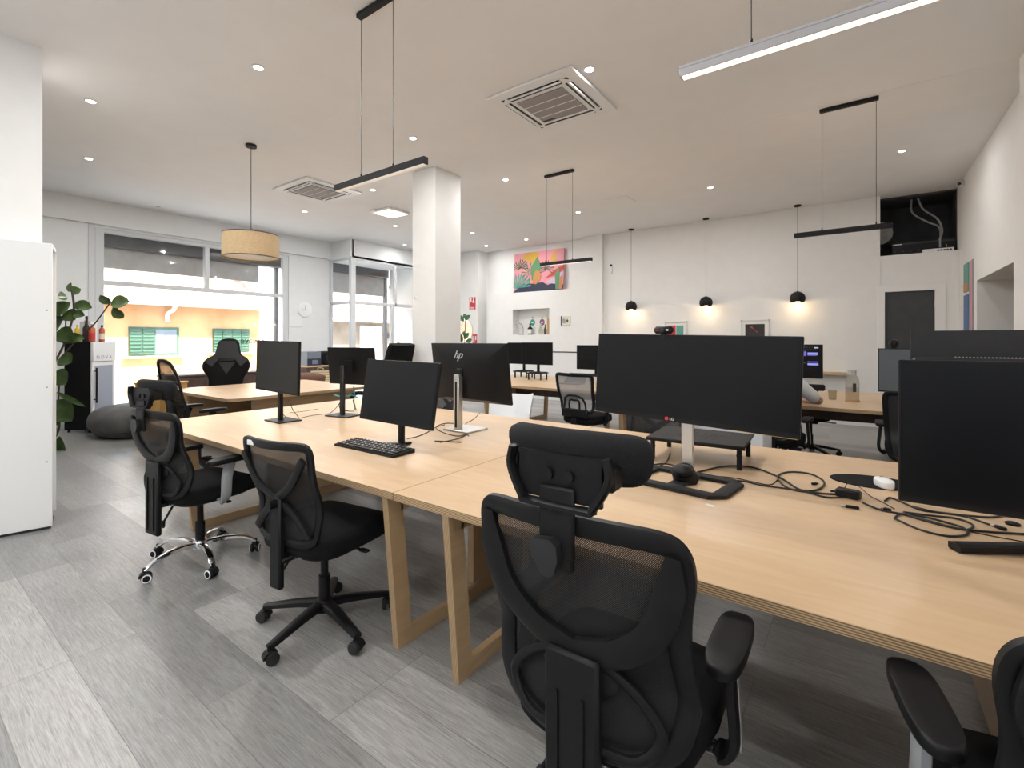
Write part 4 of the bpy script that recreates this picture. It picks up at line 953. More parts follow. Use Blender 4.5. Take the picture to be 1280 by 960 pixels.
obj('body', B().sph((0, 0, .05), .045, (1, .8, 1)).box((0, 0, .006), (.05, .04, .012), .003), M['black'], t); obj('lens', B().lathe([(.018, 0), (.018, .006)], (0, -.034, .05), 16, axis=(0, -1, 0)), M['blackg'], t)
# risers
def riser(label, loc, w, d, h, rz=0, vents=False):
    t = thing('monitor_riser', label, 'monitor riser', loc, rz, 'black monitor risers')
    obj('top', B().box((0, 0, h - .006), (w, d, .012), .005).box((0, -d / 2 + .004, h - .012), (w, .008, .016), .003), M['blackm'], t)
    if vents:
        for k in range(7): obj('vent_slot', B().box((-.10 + k * .035, 0, h + .0003), (.006, d * .5, .0012), 0, (0, 0, -.35)), M['black'], t)
    for sx in (-1, 1):
        for sy in (-1, 1): obj('leg', B().cyl((sx * (w / 2 - .03), sy * (d / 2 - .03), 0), (sx * (w / 2 - .03), sy * (d / 2 - .03), h - .01), .013, .013, 14).cyl((sx * (w / 2 - .03), sy * (d / 2 - .03), h * .55), (sx * (w / 2 - .03), sy * (d / 2 - .03), h * .6), .015, n=14), M['blackm'], t)
    return t
riser('black slotted riser standing behind the ultrawide monitor neck', (-.72, 2.79, TZ), .50, .40, .125, R(3), True)
riser('small black riser under the left back desk monitor', (-4.80, 6.93, TZ), .30, .24, .118)
riser('small black riser under the second back desk monitor', (-4.33, 6.66, TZ), .30, .24, .118)
riser('small black riser under the half hidden back desk monitor', (-3.31, 6.74, TZ), .34, .24, .118)
t = thing('laptop', 'dark laptop lying half open left of the half hidden back desk monitor', 'laptop', (-3.48, 6.28, TZ))
obj('keyboard_half', B().box((0, 0, .009), (.34, .24, .016), .005), M['charcoal'], t); obj('lid', B().box((0, .16, .085), (.34, .012, .23), .004, rot=(-1.0, 0, 0)), M['charcoal'], t)

# ================================================================== SMALL THINGS ON THE FRONT DESKS
# keyboard
pA, pB_, pC = at_z(418, 557, TZ), at_z(447, 547, TZ), at_z(491, 573, TZ)
kx = (pC - pA); kw = kx.length; ka = math.atan2(kx.y, kx.x)
t = thing('keyboard', 'small black keyboard with white key legends in front of the thin-necked monitor', 'keyboard', (pA.x, pA.y, TZ), ka)
kd = .165
obj('case', B().prism([(0, 0), (kd, 0), (kd, .024), (0, .012)], 0, kw, 'YZ').add([], []), M['blackm'], t)
rows_ = [(14, 0), (14, .25), (13, .5), (12, .7), (9, 0)]
for r_ in range(5):
    y = kd - .024 - r_ * .030; n_ = rows_[r_][0]; u = (kw - .03) / 14.2
    x = .014
    for k in range(n_):
        wd = u * (1 + (k == 0) * rows_[r_][1] * 1.5)
        if r_ == 4 and k == 3: wd = u * 5.4
        if k == n_ - 1: wd = max(u * .8, kw - .014 - x)
        kq = B().box((x + wd / 2, y, .012 + y / kd * .012 + .004), (wd - .003, .025, .007), .002)
        key = obj('key', kq, M['black'], t)
        if not (r_ == 4 and k == 3): obj('legend', B().b2((x + wd * .28, y - .001, .0195 + y / kd * .012), (x + wd * .28 + .006, y + .007, .0200 + y / kd * .012)), M['paper'], key)
        x += wd
# mouse on a mouse pad
mp_ = (at_z(1055, 600, TZ) + at_z(1122, 612, TZ)) / 2
mp_ = at_z(1090, 604, TZ)
t = solo('mouse_pad', B().prism([(.165 * math.cos(a) * (1 if math.cos(a) > 0 else 1.05), .115 * math.sin(a)) for a in [2 * PI * k / 40 for k in range(40)]], 0, .004, 'XY'), M['fabric'], 'black rounded mouse pad under the white mouse', 'mouse pad', (mp_.x + .01, mp_.y + .02, TZ), R(8))
pm = at_z(1105, 609, TZ)
t = thing('computer_mouse', 'white computer mouse on the black mouse pad', 'computer mouse', (pm.x, pm.y, TZ + .0042), R(20))
obj('shell', B().pillow((0, 0, .015), .064, .108, .030, e=.8, crown=.008), M['whiteplast'], t, ang=60)
obj('scroll_wheel', B().cyl((-.004, .022, .031), (.004, .022, .031), .010), M['greyplast'], t); obj('button_split', B().b2((-.0006, .028, .029), (.0006, .050, .0335)), M['greyplast'], t)
def cable(label, pix, r=.003, m='cable', z=None, name='cable', closed=False, group='cables lying on the front desks', lift=()):
    pts = []
    for i, p in enumerate(pix):
        zz = TZ + r + .0005 + (p[2] if len(p) > 2 else 0)
        pts.append(at_z(p[0], p[1], zz))
    o0 = pts[0].copy()
    return solo(name, B().tube([p - o0 for p in pts], r, 8, closed, 7), M[m], label, 'cable', o0, 0, group)
cable('black cable looping right from behind the ultrawide monitor to the power brick', [(872, 590), (905, 583), (940, 584), (975, 597), (1000, 612), (1022, 612), (1030, 602), (1012, 592), (985, 590), (972, 596), (985, 610), (1020, 616), (1048, 618)], .0042)
cable('thin black cable running under the riser legs toward the power brick', [(880, 594), (915, 597), (940, 602), (962, 606), (972, 600)], .0022)
cable('black cable lying just right of the ring base toward the power brick', [(890, 601), (925, 601), (955, 607), (1000, 613), (1030, 621), (1052, 622)], .0035)
cable('black cable fanning left of the ring base behind the near chair headrest', [(865, 590), (840, 581), (822, 580), (806, 585), (793, 596), (784, 604)], .0035)
cable('black cable arching up beside the riser left legs', [(792, 590), (795, 565, .02), (806, 556, .04), (812, 566, .03), (803, 585), (830, 580), (838, 566)], .0026)
b = B().box((0, 0, .018), (.085, .048, .034), .006)
pb = at_z(1060, 622, TZ)
t = thing('power_brick', 'black power brick among the cables left of the white mouse', 'power adapter', (pb.x, pb.y, TZ), R(-12))
obj('casing', b, M['black'], t); obj('end_cap', B().b2((.0425, -.018, .006), (.0455, .018, .031)), M['charcoal'], t); obj('cord_strain_relief', B().cyl((-.0425, .0, .018), (-.062, .0, .012), .006, .004), M['black'], t)
for lab, pp in (('coil of black cable, widest loop under the large right monitor', [(1118, 648), (1150, 662), (1185, 670), (1208, 668), (1205, 660), (1180, 652), (1150, 645), (1126, 642), (1118, 648)]),
                ('coil of black cable, inner loop under the large right monitor', [(1130, 640), (1160, 644), (1195, 648), (1216, 656), (1208, 662), (1180, 657), (1150, 649), (1132, 643), (1130, 640)]),
                ('black cable crossing the coils toward the right edge', [(1078, 628), (1100, 637), (1130, 643), (1165, 652), (1200, 661), (1240, 665), (1290, 668)]),
                ('black cable dipping behind the large right monitor bottom edge', [(1106, 626), (1112, 622), (1124, 626), (1150, 637), (1180, 641), (1215, 645), (1245, 646), (1262, 640)]),
                ('black cable ending in a small plug near the right edge', [(1140, 633), (1170, 640), (1205, 645), (1235, 655), (1250, 660)]),
                ('thin grey cable stretched below the coils toward the right edge', [(1210, 664), (1235, 669), (1262, 674), (1290, 679)]),
                ('thin cable curling over the mouse pad edge to the coils', [(1056, 610), (1060, 604, .02), (1072, 607, .01), (1088, 620, .003), (1104, 628), (1118, 636)])):
    thin = 'thin' in lab
    cable(lab, pp, .0018 if thin else .0036)
for lab, a_, b_ in (('black plug with silver tip left of the cable coils', (1052, 632), (1074, 635)), ('black inline cable adapter among the coils', (1240, 656), (1258, 662)), ('black cable ferrite between the plug and the coils', (1102, 635), (1114, 638))):
    p0, p1 = at_z(*a_, TZ + .006), at_z(*b_, TZ + .006); d = p1 - p0; L = d.length; rz = math.atan2(d.y, d.x)
    t = thing('cable_plug', lab, 'cable plug', (p0.x, p0.y, TZ), rz, 'cable plugs')
    obj('grip', B().box((L * .6, 0, .006), (L * .8, .014, .011), .003), M['black'], t)
    obj('metal_tip', B().box((L * .08, 0, .006), (L * .3, .010, .006), .001), M['silver'], t)
t = thing('usb_dongle', 'small black usb stick lying inside the cable loop', 'usb stick', at_z(1018, 606, TZ), R(60)); obj('body', B().box((0, 0, .006), (.028, .014, .010), .002), M['black'], t); obj('metal_tip', B().box((.02, 0, .006), (.014, .011, .005), .001), M['silver'], t)
p = at_z(1266, 656, TZ); solo('round_clip', B().lathe([(.02, 0), (.021, .006), (.014, .010)], n=20), M['black'], 'small round black puck beside the cables at the right edge', 'cable clip', p)
p = at_z(888, 632, TZ); solo('paper_tag', B().box((0, 0, .0008), (.038, .018, .0014)), M['paper'], 'small white sticker on the desk below the ultrawide monitor base', 'sticker', p, R(-15), 'white stickers on the front desks')
p = at_z(412, 537, TZ); solo('paper_tag', B().box((0, 0, .0008), (.05, .018, .0014)), M['paper'], 'small white sticker on the left desk before the monitor with teal cables', 'sticker', p, R(10), 'white stickers on the front desks')
t = thing('stylus', 'thin dark rod on the left desk behind the thin-necked monitor', 'pen', at_z(560, 552, TZ + .004), R(24)); obj('barrel', B().cyl((-.09, 0, 0), (.08, 0, 0), .0035, n=8), M['charcoal'], t); obj('tip', B().cyl((.08, 0, 0), (.095, 0, 0), .0035, .001, 8), M['charcoal'], t)
GC = 'cables lying on the front desks'
cable('black cable looped around the tall silver stand foot', [(587, 538), (575, 545), (555, 541), (545, 534), (558, 529), (580, 531), (592, 534), (586, 541), (573, 548), (550, 553)], .0030)
cable('black cable dropping behind the tall silver stand', [(600, 516, .06), (592, 524, .02), (583, 529), (578, 536), (586, 545)], .0028)
cable('black cable lying from the thin-necked monitor toward the tall silver stand', [(509, 548), (520, 546), (533, 541), (545, 534), (556, 531)], .0028)
cable('black cable at the foot of the monitor nearest the window end', [(352, 492, .18), (349, 503, .10), (352, 515, .03), (357, 521)], .003)
cable('black cable hanging right of the plate stand nearest the window end', [(361, 500, .14), (366, 512, .04), (372, 520), (374, 523)], .003)
cable('thin cable lying across the left desk between the two plate stands', [(377, 522), (392, 519), (411, 517)], .0022)
cable('long thin cable lying across the far side of the left desk', [(362, 516), (380, 514), (398, 511)], .0018)
cable('black cable bundle left of the grey upright stand', [(412, 517), (420, 510, .02), (427, 500, .10), (424, 506, .05), (427, 513), (440, 514)], .0030)
cable('black cable bundle right of the grey upright stand', [(441, 500, .12), (444, 508, .05), (441, 514), (432, 513)], .0030)
cable('teal cable hanging behind the monitor with grey upright', [(442, 484, .24), (443, 494, .16), (442, 503, .08), (445, 512)], .0055, 'teal')
cable('teal cable wrapped sideways around the grey upright stand', [(418, 494, .16), (430, 496, .15), (440, 494, .16), (447, 497, .13)], .0055, 'teal')

# ================================================================== BACK DESK THINGS
p = V((-.06, 6.27, TZ))
t = thing('glass_carafe', 'tall glass water carafe with metal lid on the back desk', 'carafe', p)
obj('body', B().lathe([(.06, .012), (.062, .02), (.062, .22), (.05, .262), (.034, .285), (.034, .30)], n=28, cap=False), M['glassd'], t)
obj('water', B().lathe([(.058, .014), (.058, .15), (.001, .151)], n=24), glass('water', (.93, .90, .86), .06), t)
obj('base_coaster', B().lathe([(.068, 0), (.068, .012)], n=28), M['tan'], t); obj('lid', B().lathe([(.036, .288), (.036, .335), (.03, .338)], n=24), M['silver'], t)
obj('label_patch', B().b2((.005, -.0655, .11), (.035, -.060, .20)), M['charcoal'], t)
t = thing('drinking_glass', 'short drinking glass left of the carafe on the back desk', 'glass', (-.24, 6.39, TZ))
obj('tumbler', B().lathe([(.036, 0), (.042, .10), (.039, .10), (.033, .012)], n=24, cap=False).lathe([(.035, .0), (.035, .012)], n=24), M['glassd'], t)
solo('wall_shelf', B().box((0, -.09, 0), (1.6, .18, .045), .002), [M['lwood']], 'pale wooden shelf on the back wall behind the editing screen', 'shelf', (-.98, YB, .845))
for i, (x0, x1, lab) in enumerate([(-3.18, -2.74, 'white framed print with red patch above the ultrawide monitor'), (-1.77, -1.30, 'white framed dark print right of the webcam on the back wall')]):
    t = thing('framed_print', lab, 'picture', ((x0 + x1) / 2, YB, 1.50), 0, 'framed prints on the back wall'); w = x1 - x0
    obj('frame', B().b2((-w / 2, -.025, -.27), (-w / 2 + .02, 0, .27)).b2((w / 2 - .02, -.025, -.27), (w / 2, 0, .27)).b2((-w / 2, -.025, .25), (w / 2, 0, .27)).b2((-w / 2, -.025, -.27), (w / 2, 0, -.25)), M['frame'], t)
    pr = obj('print', B().b2((-w / 2 + .02, -.012, -.25), (w / 2 - .02, -.004, .25)), M['paper'], t)
    if i == 0: obj('colour_patch', B().b2((-w / 2 + .07, -.014, -.20), (w / 2 - .22, -.012, .19)), M['red'], pr); obj('colour_patch', B().b2((.01, -.014, -.20), (w / 2 - .07, -.012, .19)), M['tealart'], pr)
    else:
        obj('dark_image', B().b2((-w / 2 + .075, -.014, -.20), (w / 2 - .075, -.012, .19)), M['charcoal'], pr)
        obj('colour_patch', B().prism([(-.08, .13), (-.05, .15), (-.03, .12), (.03, .05), (.05, .07), (.04, .03), (-.02, .10)], -.0155, -.014, 'XZ'), M['redart'], pr)

# white perforated cabinet behind the ultrawide
t = thing('perforated_cabinet', 'white perforated metal cabinet behind the riser and ultrawide monitor', 'cabinet', (-.89, 4.2, 0))
obj('body', B().b2((-.31, -.20, .06), (.31, .22, .80), .006), M['whitemetal'], t); obj('door', B().b2((-.305, -.21, .07), (.305, -.20, .79)), M['perf'], t)
for sx in (-.26, .26):
    for sy in (-.15, .17): obj('castor', B().cyl((sx, sy, .03), (sx, sy, .062), .02).cyl((sx - .012, sy, .028), (sx + .012, sy, .028), .028), M['black'], t)
t = thing('under_desk_box', 'dark red box on the floor under the right front desk', 'box', (.70, 2.0, 0), R(12))
obj('body', B().box((0, 0, .15), (.30, .34, .30), .006), M['redart'], t); obj('lid', B().box((0, 0, .315), (.31, .35, .03), .006), M['redart'], t)

# ================================================================== PAINTING, NICHE, SIGNS
t = thing('painting', 'colourful painting of plants and a pink sky standing on the wall ledge', 'painting', (-6.235, 9.60, 2.566), 0)
t.rotation_euler = (R(-3), 0, 0)
W_, H_ = 1.42, .97
cv = obj('canvas', B().b2((-W_ / 2, -.02, 0), (W_ / 2, .02, H_), .003), M['pink'], t)
def art(pts, m, lay): obj('paint_shape', B().prism([((x - .5) * W_, y * H_) for x, y in pts], -.021 - .0016 * lay, -.020, 'XZ'), M[m], cv)
art([(.16, .86), (.22, .97), (.44, 1.0), (.52, .93), (.50, .80), (.38, .70), (.30, .78)], 'mustard', 1)
art([(.74, .80), (.80, .95), (.94, .93), (.84, .90), (.86, .66), (.78, .68)], 'mustard', 1)
art([(.0, .0), (1, .0), (1, .12), (.86, .20), (.70, .14), (.60, .22), (.42, .20), (.20, .22), (0, .02)], 'navy', 2)
art([(.66, .22), (.88, .35), (1.0, .50), (1.0, .38), (.86, .15), (.72, .18)], 'lilac', 3)
art([(.64, .30), (.84, .50), (1.0, .60), (1.0, .46), (.82, .36)], 'redart', 3)
for cx, cy, r_, m_, a0, a1, n_ in ((.10, .10, .40, 'tealart', 10, 170, 13), (.13, .60, .26, 'leafdark', 0, 180, 11), (.66, .52, .24, 'leafdark', -30, 200, 12), (.33, .50, .26, 'leafmid', 20, 330, 11)):
    for k in range(n_):
        a = R(a0 + (a1 - a0) * k / (n_ - 1)); da = .075
        art([(max(0, min(1, cx + .02 * math.cos(a + 1.57))), max(0, min(1, cy + .02 * math.sin(a + 1.57)))), (max(0, min(1, cx + r_ * .6 * math.cos(a + da))), max(0, min(1, cy + r_ * .8 * math.sin(a + da)))), (max(0, min(1, cx + r_ * .7 * math.cos(a))), max(0, min(1, cy + r_ * math.sin(a)))), (max(0, min(1, cx + r_ * .6 * math.cos(a - da))), max(0, min(1, cy + r_ * .8 * math.sin(a - da))))], m_, 4)
art([(.36, .62), (.48, .86), (.58, .60), (.50, .48), (.44, .22), (.38, .30)], 'leafmid', 5)
art([(.40, .20), (.42, .46), (.47, .53), (.54, .50), (.57, .36), (.53, .24), (.47, .18)], 'ochreart', 6)
art([(.86, .02), (.84, .36), (.90, .58), (.93, .40), (.93, .02)], 'leafmid', 6)
art([(.92, .02), (.93, .30), (.97, .34), (.98, .02)], 'ochreart', 6)
# niche
t = thing('poster', 'pair of teal and mauve diamond prints standing in the wall niche', 'poster', (-6.36, 9.77, 1.531))
obj('board', B().b2((-.30, 0, 0), (.28, .015, .47), .002), M['paper'], t)
for cx, mm in ((-.135, 'tealp'), (.14, 'mauve')):
    obj('diamond', B().prism([(cx + .075 * math.cos(a), .30 + .085 * math.sin(a)) for a in [2 * PI * k / 8 for k in range(8)]], -.003, 0, 'XZ'), M[mm], t)
    obj('diamond_tip', B().prism([(cx - .025, .40), (cx + .025, .40), (cx, .445)], -.003, 0, 'XZ'), M['charcoal'], t); obj('diamond_mark', B().b2((cx - .03, -.005, .285), (cx + .03, -.003, .315)), M['paper'], t)
    obj('rule_lines', B().b2((cx - .10, -.002, .12), (cx + .10, 0, .125)).b2((cx - .10, -.002, .16), (cx + .10, 0, .165)), M['greyplast'], t)
t = thing('bottle', 'dark bottle with white label in the wall niche', 'bottle', (-6.50, 9.66, 1.531)); obj('glass_body', B().lathe([(.055, 0), (.06, .02), (.06, .15), (.02, .20), (.02, .27)], n=20), M['black'], t); obj('label', B().lathe([(.061, .03), (.061, .13)], n=20, cap=False), M['paper'], t)
t = thing('decanter', 'clear decanter beside the dark bottle in the wall niche', 'decanter', (-6.19, 9.66, 1.531)); obj('body', B().lathe([(.05, 0), (.055, .10), (.03, .16), (.02, .20), (.028, .23)], n=20), M['glassd'], t); obj('stopper', B().sph((0, 0, .245), .025), M['silver'], t)
t = thing('desk_lamp', 'thin wire desk lamp at the left of the wall niche', 'lamp', (-6.76, 9.66, 1.531)); obj('arm', B().tube([(.05, 0, .0), (.055, 0, .16), (.0, 0, .25), (-.09, 0, .30)], .005), M['black'], t); obj('head', B().cyl((-.09, 0, .31), (-.11, 0, .265), .012, .028), M['silver'], t); obj('foot', B().lathe([(.07, 0), (.07, .01)], n=20), M['black'], t)
t = thing('wooden_board', 'upright brown wooden board at the right of the wall niche', 'board', (-5.945, 9.68, 1.531)); obj('panel', B().b2((-.045, -.06, 0), (.045, .06, .38), .003), M['tan'], t); obj('edge_strip', B().b2((.045, -.06, 0), (.06, .06, .38)), M['darkwood'], t)
solo('bottle', B().lathe([(.03, 0), (.035, .12), (.012, .18), (.012, .24)], n=16), M['darkwood'], 'dark brown bottle left of the wooden board in the niche', 'bottle', (-6.05, 9.64, 1.531))
t = thing('wall_control', 'square beige control panel right of the wall niche', 'wall control', (-5.425, YF, 1.84))
obj('plate', B().b2((-.12, -.02, -.11), (.12, 0, .11), .004), M['cream'], t); obj('dial', B().lathe([(.05, 0), (.05, .012), (.035, .014)], (-.045, -.02, 0), 20, axis=(0, -1, 0)), M['greyplast'], t); obj('dark_side', B().b2((-.12, -.024, -.11), (-.095, -.0, .11)), M['charcoal'], t)
obj('plus_mark', B().prism([(.05, .05), (.062, .012), (.09, 0), (.062, -.012), (.05, -.05), (.038, -.012), (.01, 0), (.038, .012)], -.023, -.02, 'XZ'), M['black'], t)
t = thing('motion_sensor', 'small white sensor with black eye on the wall left of the ball pendants', 'sensor', (-4.35, YB, 2.94)); obj('case', B().b2((-.035, -.03, -.10), (.035, 0, .10), .006), M['whiteplast'], t); obj('eye', B().sph((.01, -.03, .075), .025), M['black'], t)
def sign(label, x, z, w, h, kind):
    t = thing('safety_sign', label, 'sign', (x, 9.38, z), 0, 'red safety signs')
    obj('plate', B().b2((-w / 2, -.006, -h / 2), (w / 2, 0, h / 2)), M['red'], t)
    if kind == 0:
        obj('border', B().b2((-w / 2, -.0075, -h * .24), (w / 2, -.006, -h * .21)), M['paper'], t)
        obj('symbol_bell', B().prism([(-.07, .13), (-.03, .15), (-.03, .03), (-.07, .03)], -.008, -.006, 'XZ'), M['paper'], t)
        obj('symbol_bell', B().prism([(.0, .02), (.0, .06), (.02, .08), (.02, .17), (.05, .17), (.05, .08), (.07, .06), (.07, .0)], -.008, -.006, 'XZ'), M['paper'], t)
        obj('text_line', B().b2((-.07, -.008, -.125), (.07, -.006, -.105)).b2((-.055, -.008, -.15), (.055, -.006, -.138)), M['paper'], t)
    else: obj('symbol', B().b2((-.05, -.008, -.08), (-.01, -.006, .08)).b2((.02, -.008, -.02), (.05, -.006, .08)), M['paper'], t)
sign('red safety sign with white symbols high on the pilaster right of the column', -8.11, 2.35, .21, .32, 0)
sign('lower red safety sign beside the round mirror on the pilaster', -8.03, 1.42, .15, .26, 1)
t = thing('round_mirror', 'round mirror on the pilaster just right of the white column', 'mirror', (-8.40, 9.38, 1.64)); obj('glass', B().lathe([(.30, 0), (.30, .012)], n=40, axis=(0, -1, 0)), mat('mirror', (.85, .87, .88), .06, 1.0), t); obj('rim', B().lathe([(.30, 0), (.308, .008), (.30, .016)], n=40, axis=(0, -1, 0), cap=False), M['greyplast'], t)
t = thing('wall_thermostat', 'small white button box on the column face', 'switch', (-4.905, 4.49, 1.98)); obj('case', B().b2((-.014, -.02, -.02), (.014, 0, .02), .004), M['whiteplast'], t); obj('button', B().b2((-.006, -.024, -.008), (.006, -.02, .008)), M['greyplast'], t)
t = thing('wall_clock', 'pale round clock on the wall between the two windows', 'clock', (X0, 5.97, 2.09)); obj('disc', B().lathe([(.17, 0), (.17, .025), (.155, .03)], n=36, axis=(1, 0, 0)), M['whitemetal'], t); obj('hand', B().b2((.031, -.004, -.01), (.033, .004, .10)).b2((.031, -.07, -.004), (.033, .01, .004)), M['greyplast'], t)
solo('wall_switch', B().box((.006, 0, 0), (.012, .30, .26), .004), M['whitemetal'], 'white rectangular plate on the wall below the pale clock', 'switch plate', (X0, 5.76, 1.82))
# corner recess equipment
t = thing('amplifier', 'black equipment box in the dark recess high in the corner', 'audio equipment', (.80, 9.98, 2.741)); obj('case', B().b2((-.38, -.2, 0), (.38, .2, .20), .006), M['black'], t); obj('front_edge', B().b2((-.38, -.206, .17), (.38, -.2, .2)), M['charcoal'], t); obj('display', B().b2((-.36, -.208, .172), (-.25, -.204, .185)), M['paper'], t)
for k in range(4): obj('knob', B().cyl((-.34 + .1 * k, -.2, .07), (-.34 + .1 * k, -.215, .07), .014), M['charcoal'], t)
t = thing('network_router', 'white network box on the recess edge in front of the black equipment', 'router', (.98, 9.72, 2.741)); obj('case', B().b2((-.19, -.05, 0), (.17, .05, .055), .006), M['whiteplast'], t)
for k in range(5): obj('port', B().b2((-.02 + k * .035, -.052, .014), (.004 + k * .035, -.049, .036)), M['charcoal'], t)
t = thing('round_duct', 'grey round ventilation duct end at the left of the dark recess', 'duct', (.34, 10.1, 3.17)); obj('duct', B().cyl((-.08, .5, 0), (-.08, -.1, 0), .19, n=32), M['greyplast'], t); obj('end_grille', B().lathe([(.18, 0), (.18, .01), (.06, .02)], (-.08, -.1, 0), 28, axis=(0, -1, 0)), M['clay'], t)
for lab, pts, r_ in (('pale grey cable hanging from the recess ceiling, left strand', [(.68, 10.0, CZ - .035), (.69, 9.98, 3.45), (.85, 9.94, 3.28), (1.0, 9.9, 3.16), (1.02, 9.88, 3.0), (1.0, 9.84, 2.95)], .013), ('pale grey cable hanging from the recess ceiling, right strand', [(.76, 10.0, CZ - .035), (.82, 9.96, 3.48), (.98, 9.92, 3.3), (1.04, 9.9, 3.12), (1.02, 9.86, 2.99), (1.0, 9.765, 2.96), (1.0, 9.745, 2.82)], .013), ('thin yellow wire leading to the white network box', [(1.0, 9.84, 2.95), (1.06, 9.80, 2.90), (1.08, 9.76, 2.822)], .004)):
    o0 = V(pts[0]); solo('hanging_cable', B().tube([V(p_) - o0 for p_ in pts], r_, 8, False, 7), M['greyplast'] if 'grey' in lab else M['yellow'], lab, 'cable', o0, 0, 'cables in the corner recess')
t = thing('security_camera', 'small white dome camera in the ceiling corner above the recess', 'security camera', (1.2, 9.2, 3.62)); obj('bracket', B().cyl((0, 0, 0), (-.03, 0, -.0), .035, n=20), M['whiteplast'], t); obj('body', B().cyl((-.02, 0, 0), (-.06, -.07, -.02), .035, n=20), M['whiteplast'], t); obj('lens', B().cyl((-.058, -.068, -.019), (-.065, -.08, -.022), .022, n=16), M['black'], t)
for i, (z0, z1, mm, lab) in enumerate([(2.06, 2.45, 'tealart', 'narrow green poster on the right wall near the corner'), (1.30, 2.02, 'blue', 'lower dark blue poster on the right wall near the corner')]):
    t = thing('wall_poster', lab, 'poster', (1.2, 8.95, z0), 0, 'posters on the right wall'); obj('panel', B().b2((-.02, -.16, 0), (0, .16, z1 - z0), .002), M[mm], t); obj('band', B().b2((-.0215, -.16, .0), (-.02, .16, .12)), M['ochreart'] if i == 0 else M['charcoal'], t)
t = thing('wall_poster', 'slim reddish framed poster beside the corridor opening', 'poster', (1.2, 8.62, 1.2), 0, 'posters on the right wall'); obj('panel', B().b2((-.012, -.10, 0), (0, .10, 1.25), .002), M['pink2'], t); obj('frame', B().b2((-.016, -.115, 0), (0, -.10, 1.25)).b2((-.016, .10, 0), (0, .115, 1.25)), M['greyplast'], t)

# ================================================================== LEFT SIDE: CABINET, COOLER, BEAN BAG, PLANTS
t = thing('tall_cabinet', 'tall white cabinet at the left edge of the view', 'cabinet', (-4.84, .845, 0), R(-14))
D_, W2, HC = .29, .36, 2.115   # local: +X towards the viewer, front opens to +Y
obj('side_panel', B().b2((-.018, -W2, .02), (0, 0, HC), .002), M['white'], t)
obj('carcass', B().b2((-D_, -W2, .02), (-.018, -.02, .06)).b2((-D_, -W2, HC - .03), (-.018, -.0, HC), .002).b2((-D_, -W2, .06), (-D_ + .018, -.0, HC - .03)).b2((-D_ + .018, -W2, .06), (-.018, -W2 + .01, HC - .03)), M['white'], t)
obj('door', B().b2((-D_ + .02, -.04, .07), (-.03, -.022, HC - .10), .003), M['white'], t)
for k in range(1, 5): obj('shelf', B().b2((-D_ + .018, -W2 + .01, .06 + k * .41), (-.018, -.045, .078 + k * .41)), M['white'], t)
obj('plinth', B().b2((-D_, -W2 + .01, 0), (-.01, -.01, .02)), M['charcoal'], t)
for z_ in (.5, 1.05, 1.62): obj('peg', B().cyl((-.002, -.03, z_), (.001, -.03, z_), .006, n=10), M['greyplast'], t)
# drinks cooler, turned to face the room corner
t = thing('drinks_cooler', 'tall black drinks cooler with white lettered header beside the shop window', 'drinks cooler', at_z(111.5, 541.5, 0), YAW)
cw, cd, ch = .40, .42, 1.37
obj('body', B().b2((-cw, .02, .04), (0, cd, ch), .008), M['fabric'], t)
dr = obj('door', B().b2((-.001, .02, .04), (.03, cd, ch - .30), .006), M['whitemetal'], t)
obj('door_glass', B().b2((.0302, .06, .12), (.032, cd - .04, ch - .36)), mat('cooler_glass', (.35, .38, .45), .15), dr)
obj('handle', B().cyl((.07, .05, .45), (.07, .05, .98), .012).cyl((.03, .05, .50), (.07, .05, .50), .008).cyl((.03, .05, .93), (.07, .05, .93), .008), M['black'], dr)
hd = obj('header_panel', B().b2((-.001, .02, ch - .295), (.045, cd + .01, ch), .006), M['whiteplast'], t)
text('header_lettering', 'N O V A', .075, M['clay'], hd, Matrix.Translation((.0462, cd / 2, ch - .235)) @ Matrix.Rotation(PI / 2, 4, 'Z') @ RX90)
for sx in (-cw + .04, -.04):
    for sy in (.06, cd - .04): obj('foot', B().cyl((sx, sy, 0), (sx, sy, .042), .018), M['black'], t)
ctop = t.location.copy(); ctop.z = ch + .001
def on_cooler(dx, dy):
    m = Matrix.Rotation(YAW, 3, 'Z'); return ctop + m @ V((dx, dy, 0))
def bottle(label, dx, dy, h, r_, body, cap, lab=None, neck=.35, sq=False):
    t = thing('bottle', label, 'bottle', on_cooler(dx, dy), YAW, 'bottles on the drinks cooler')
    obj('glass_body', B().lathe([(r_ * .92, 0), (r_, .01), (r_, h * (1 - neck)), (r_ * .35, h * (1 - neck * .6)), (r_ * .32, h * .9)], n=4 if sq else 20), body, t, ang=50)
    obj('cap', B().lathe([(r_ * .38, h * .88), (r_ * .38, h)], n=16), cap, t)
    if lab: obj('label', B().lathe([(r_ * 1.01, h * .15), (r_ * 1.01, h * .5)], n=20, cap=False), lab, t)
bottle('yellow bottle, leftmost of the bottles on the black cooler', -.27, .10, .26, .032, M['yellow'], M['yellow'], None, .25)
bottle('green necked bottle behind the yellow one on the black cooler', -.235, .20, .33, .036, M['leafmid'], M['greyplast'], M['yellow'])
bottle('tall dark red wine bottle in the middle of the cooler top', -.145, .12, .395, .045, M['wine'], M['wine'], None, .5)
bottle('amber spirit bottle with red label on the cooler top', -.045, .10, .27, .040, M['amber'], M['greyplast'], M['red'], .25)
bottle('second amber bottle behind the red labelled one on the cooler', -.015, .24, .26, .036, M['amber'], M['charcoal'], M['cream'], .25)
t = thing('gift_bag', 'white paper bag with blue round emblem behind the bottles', 'paper bag', on_cooler(-.31, .335), YAW - .2)
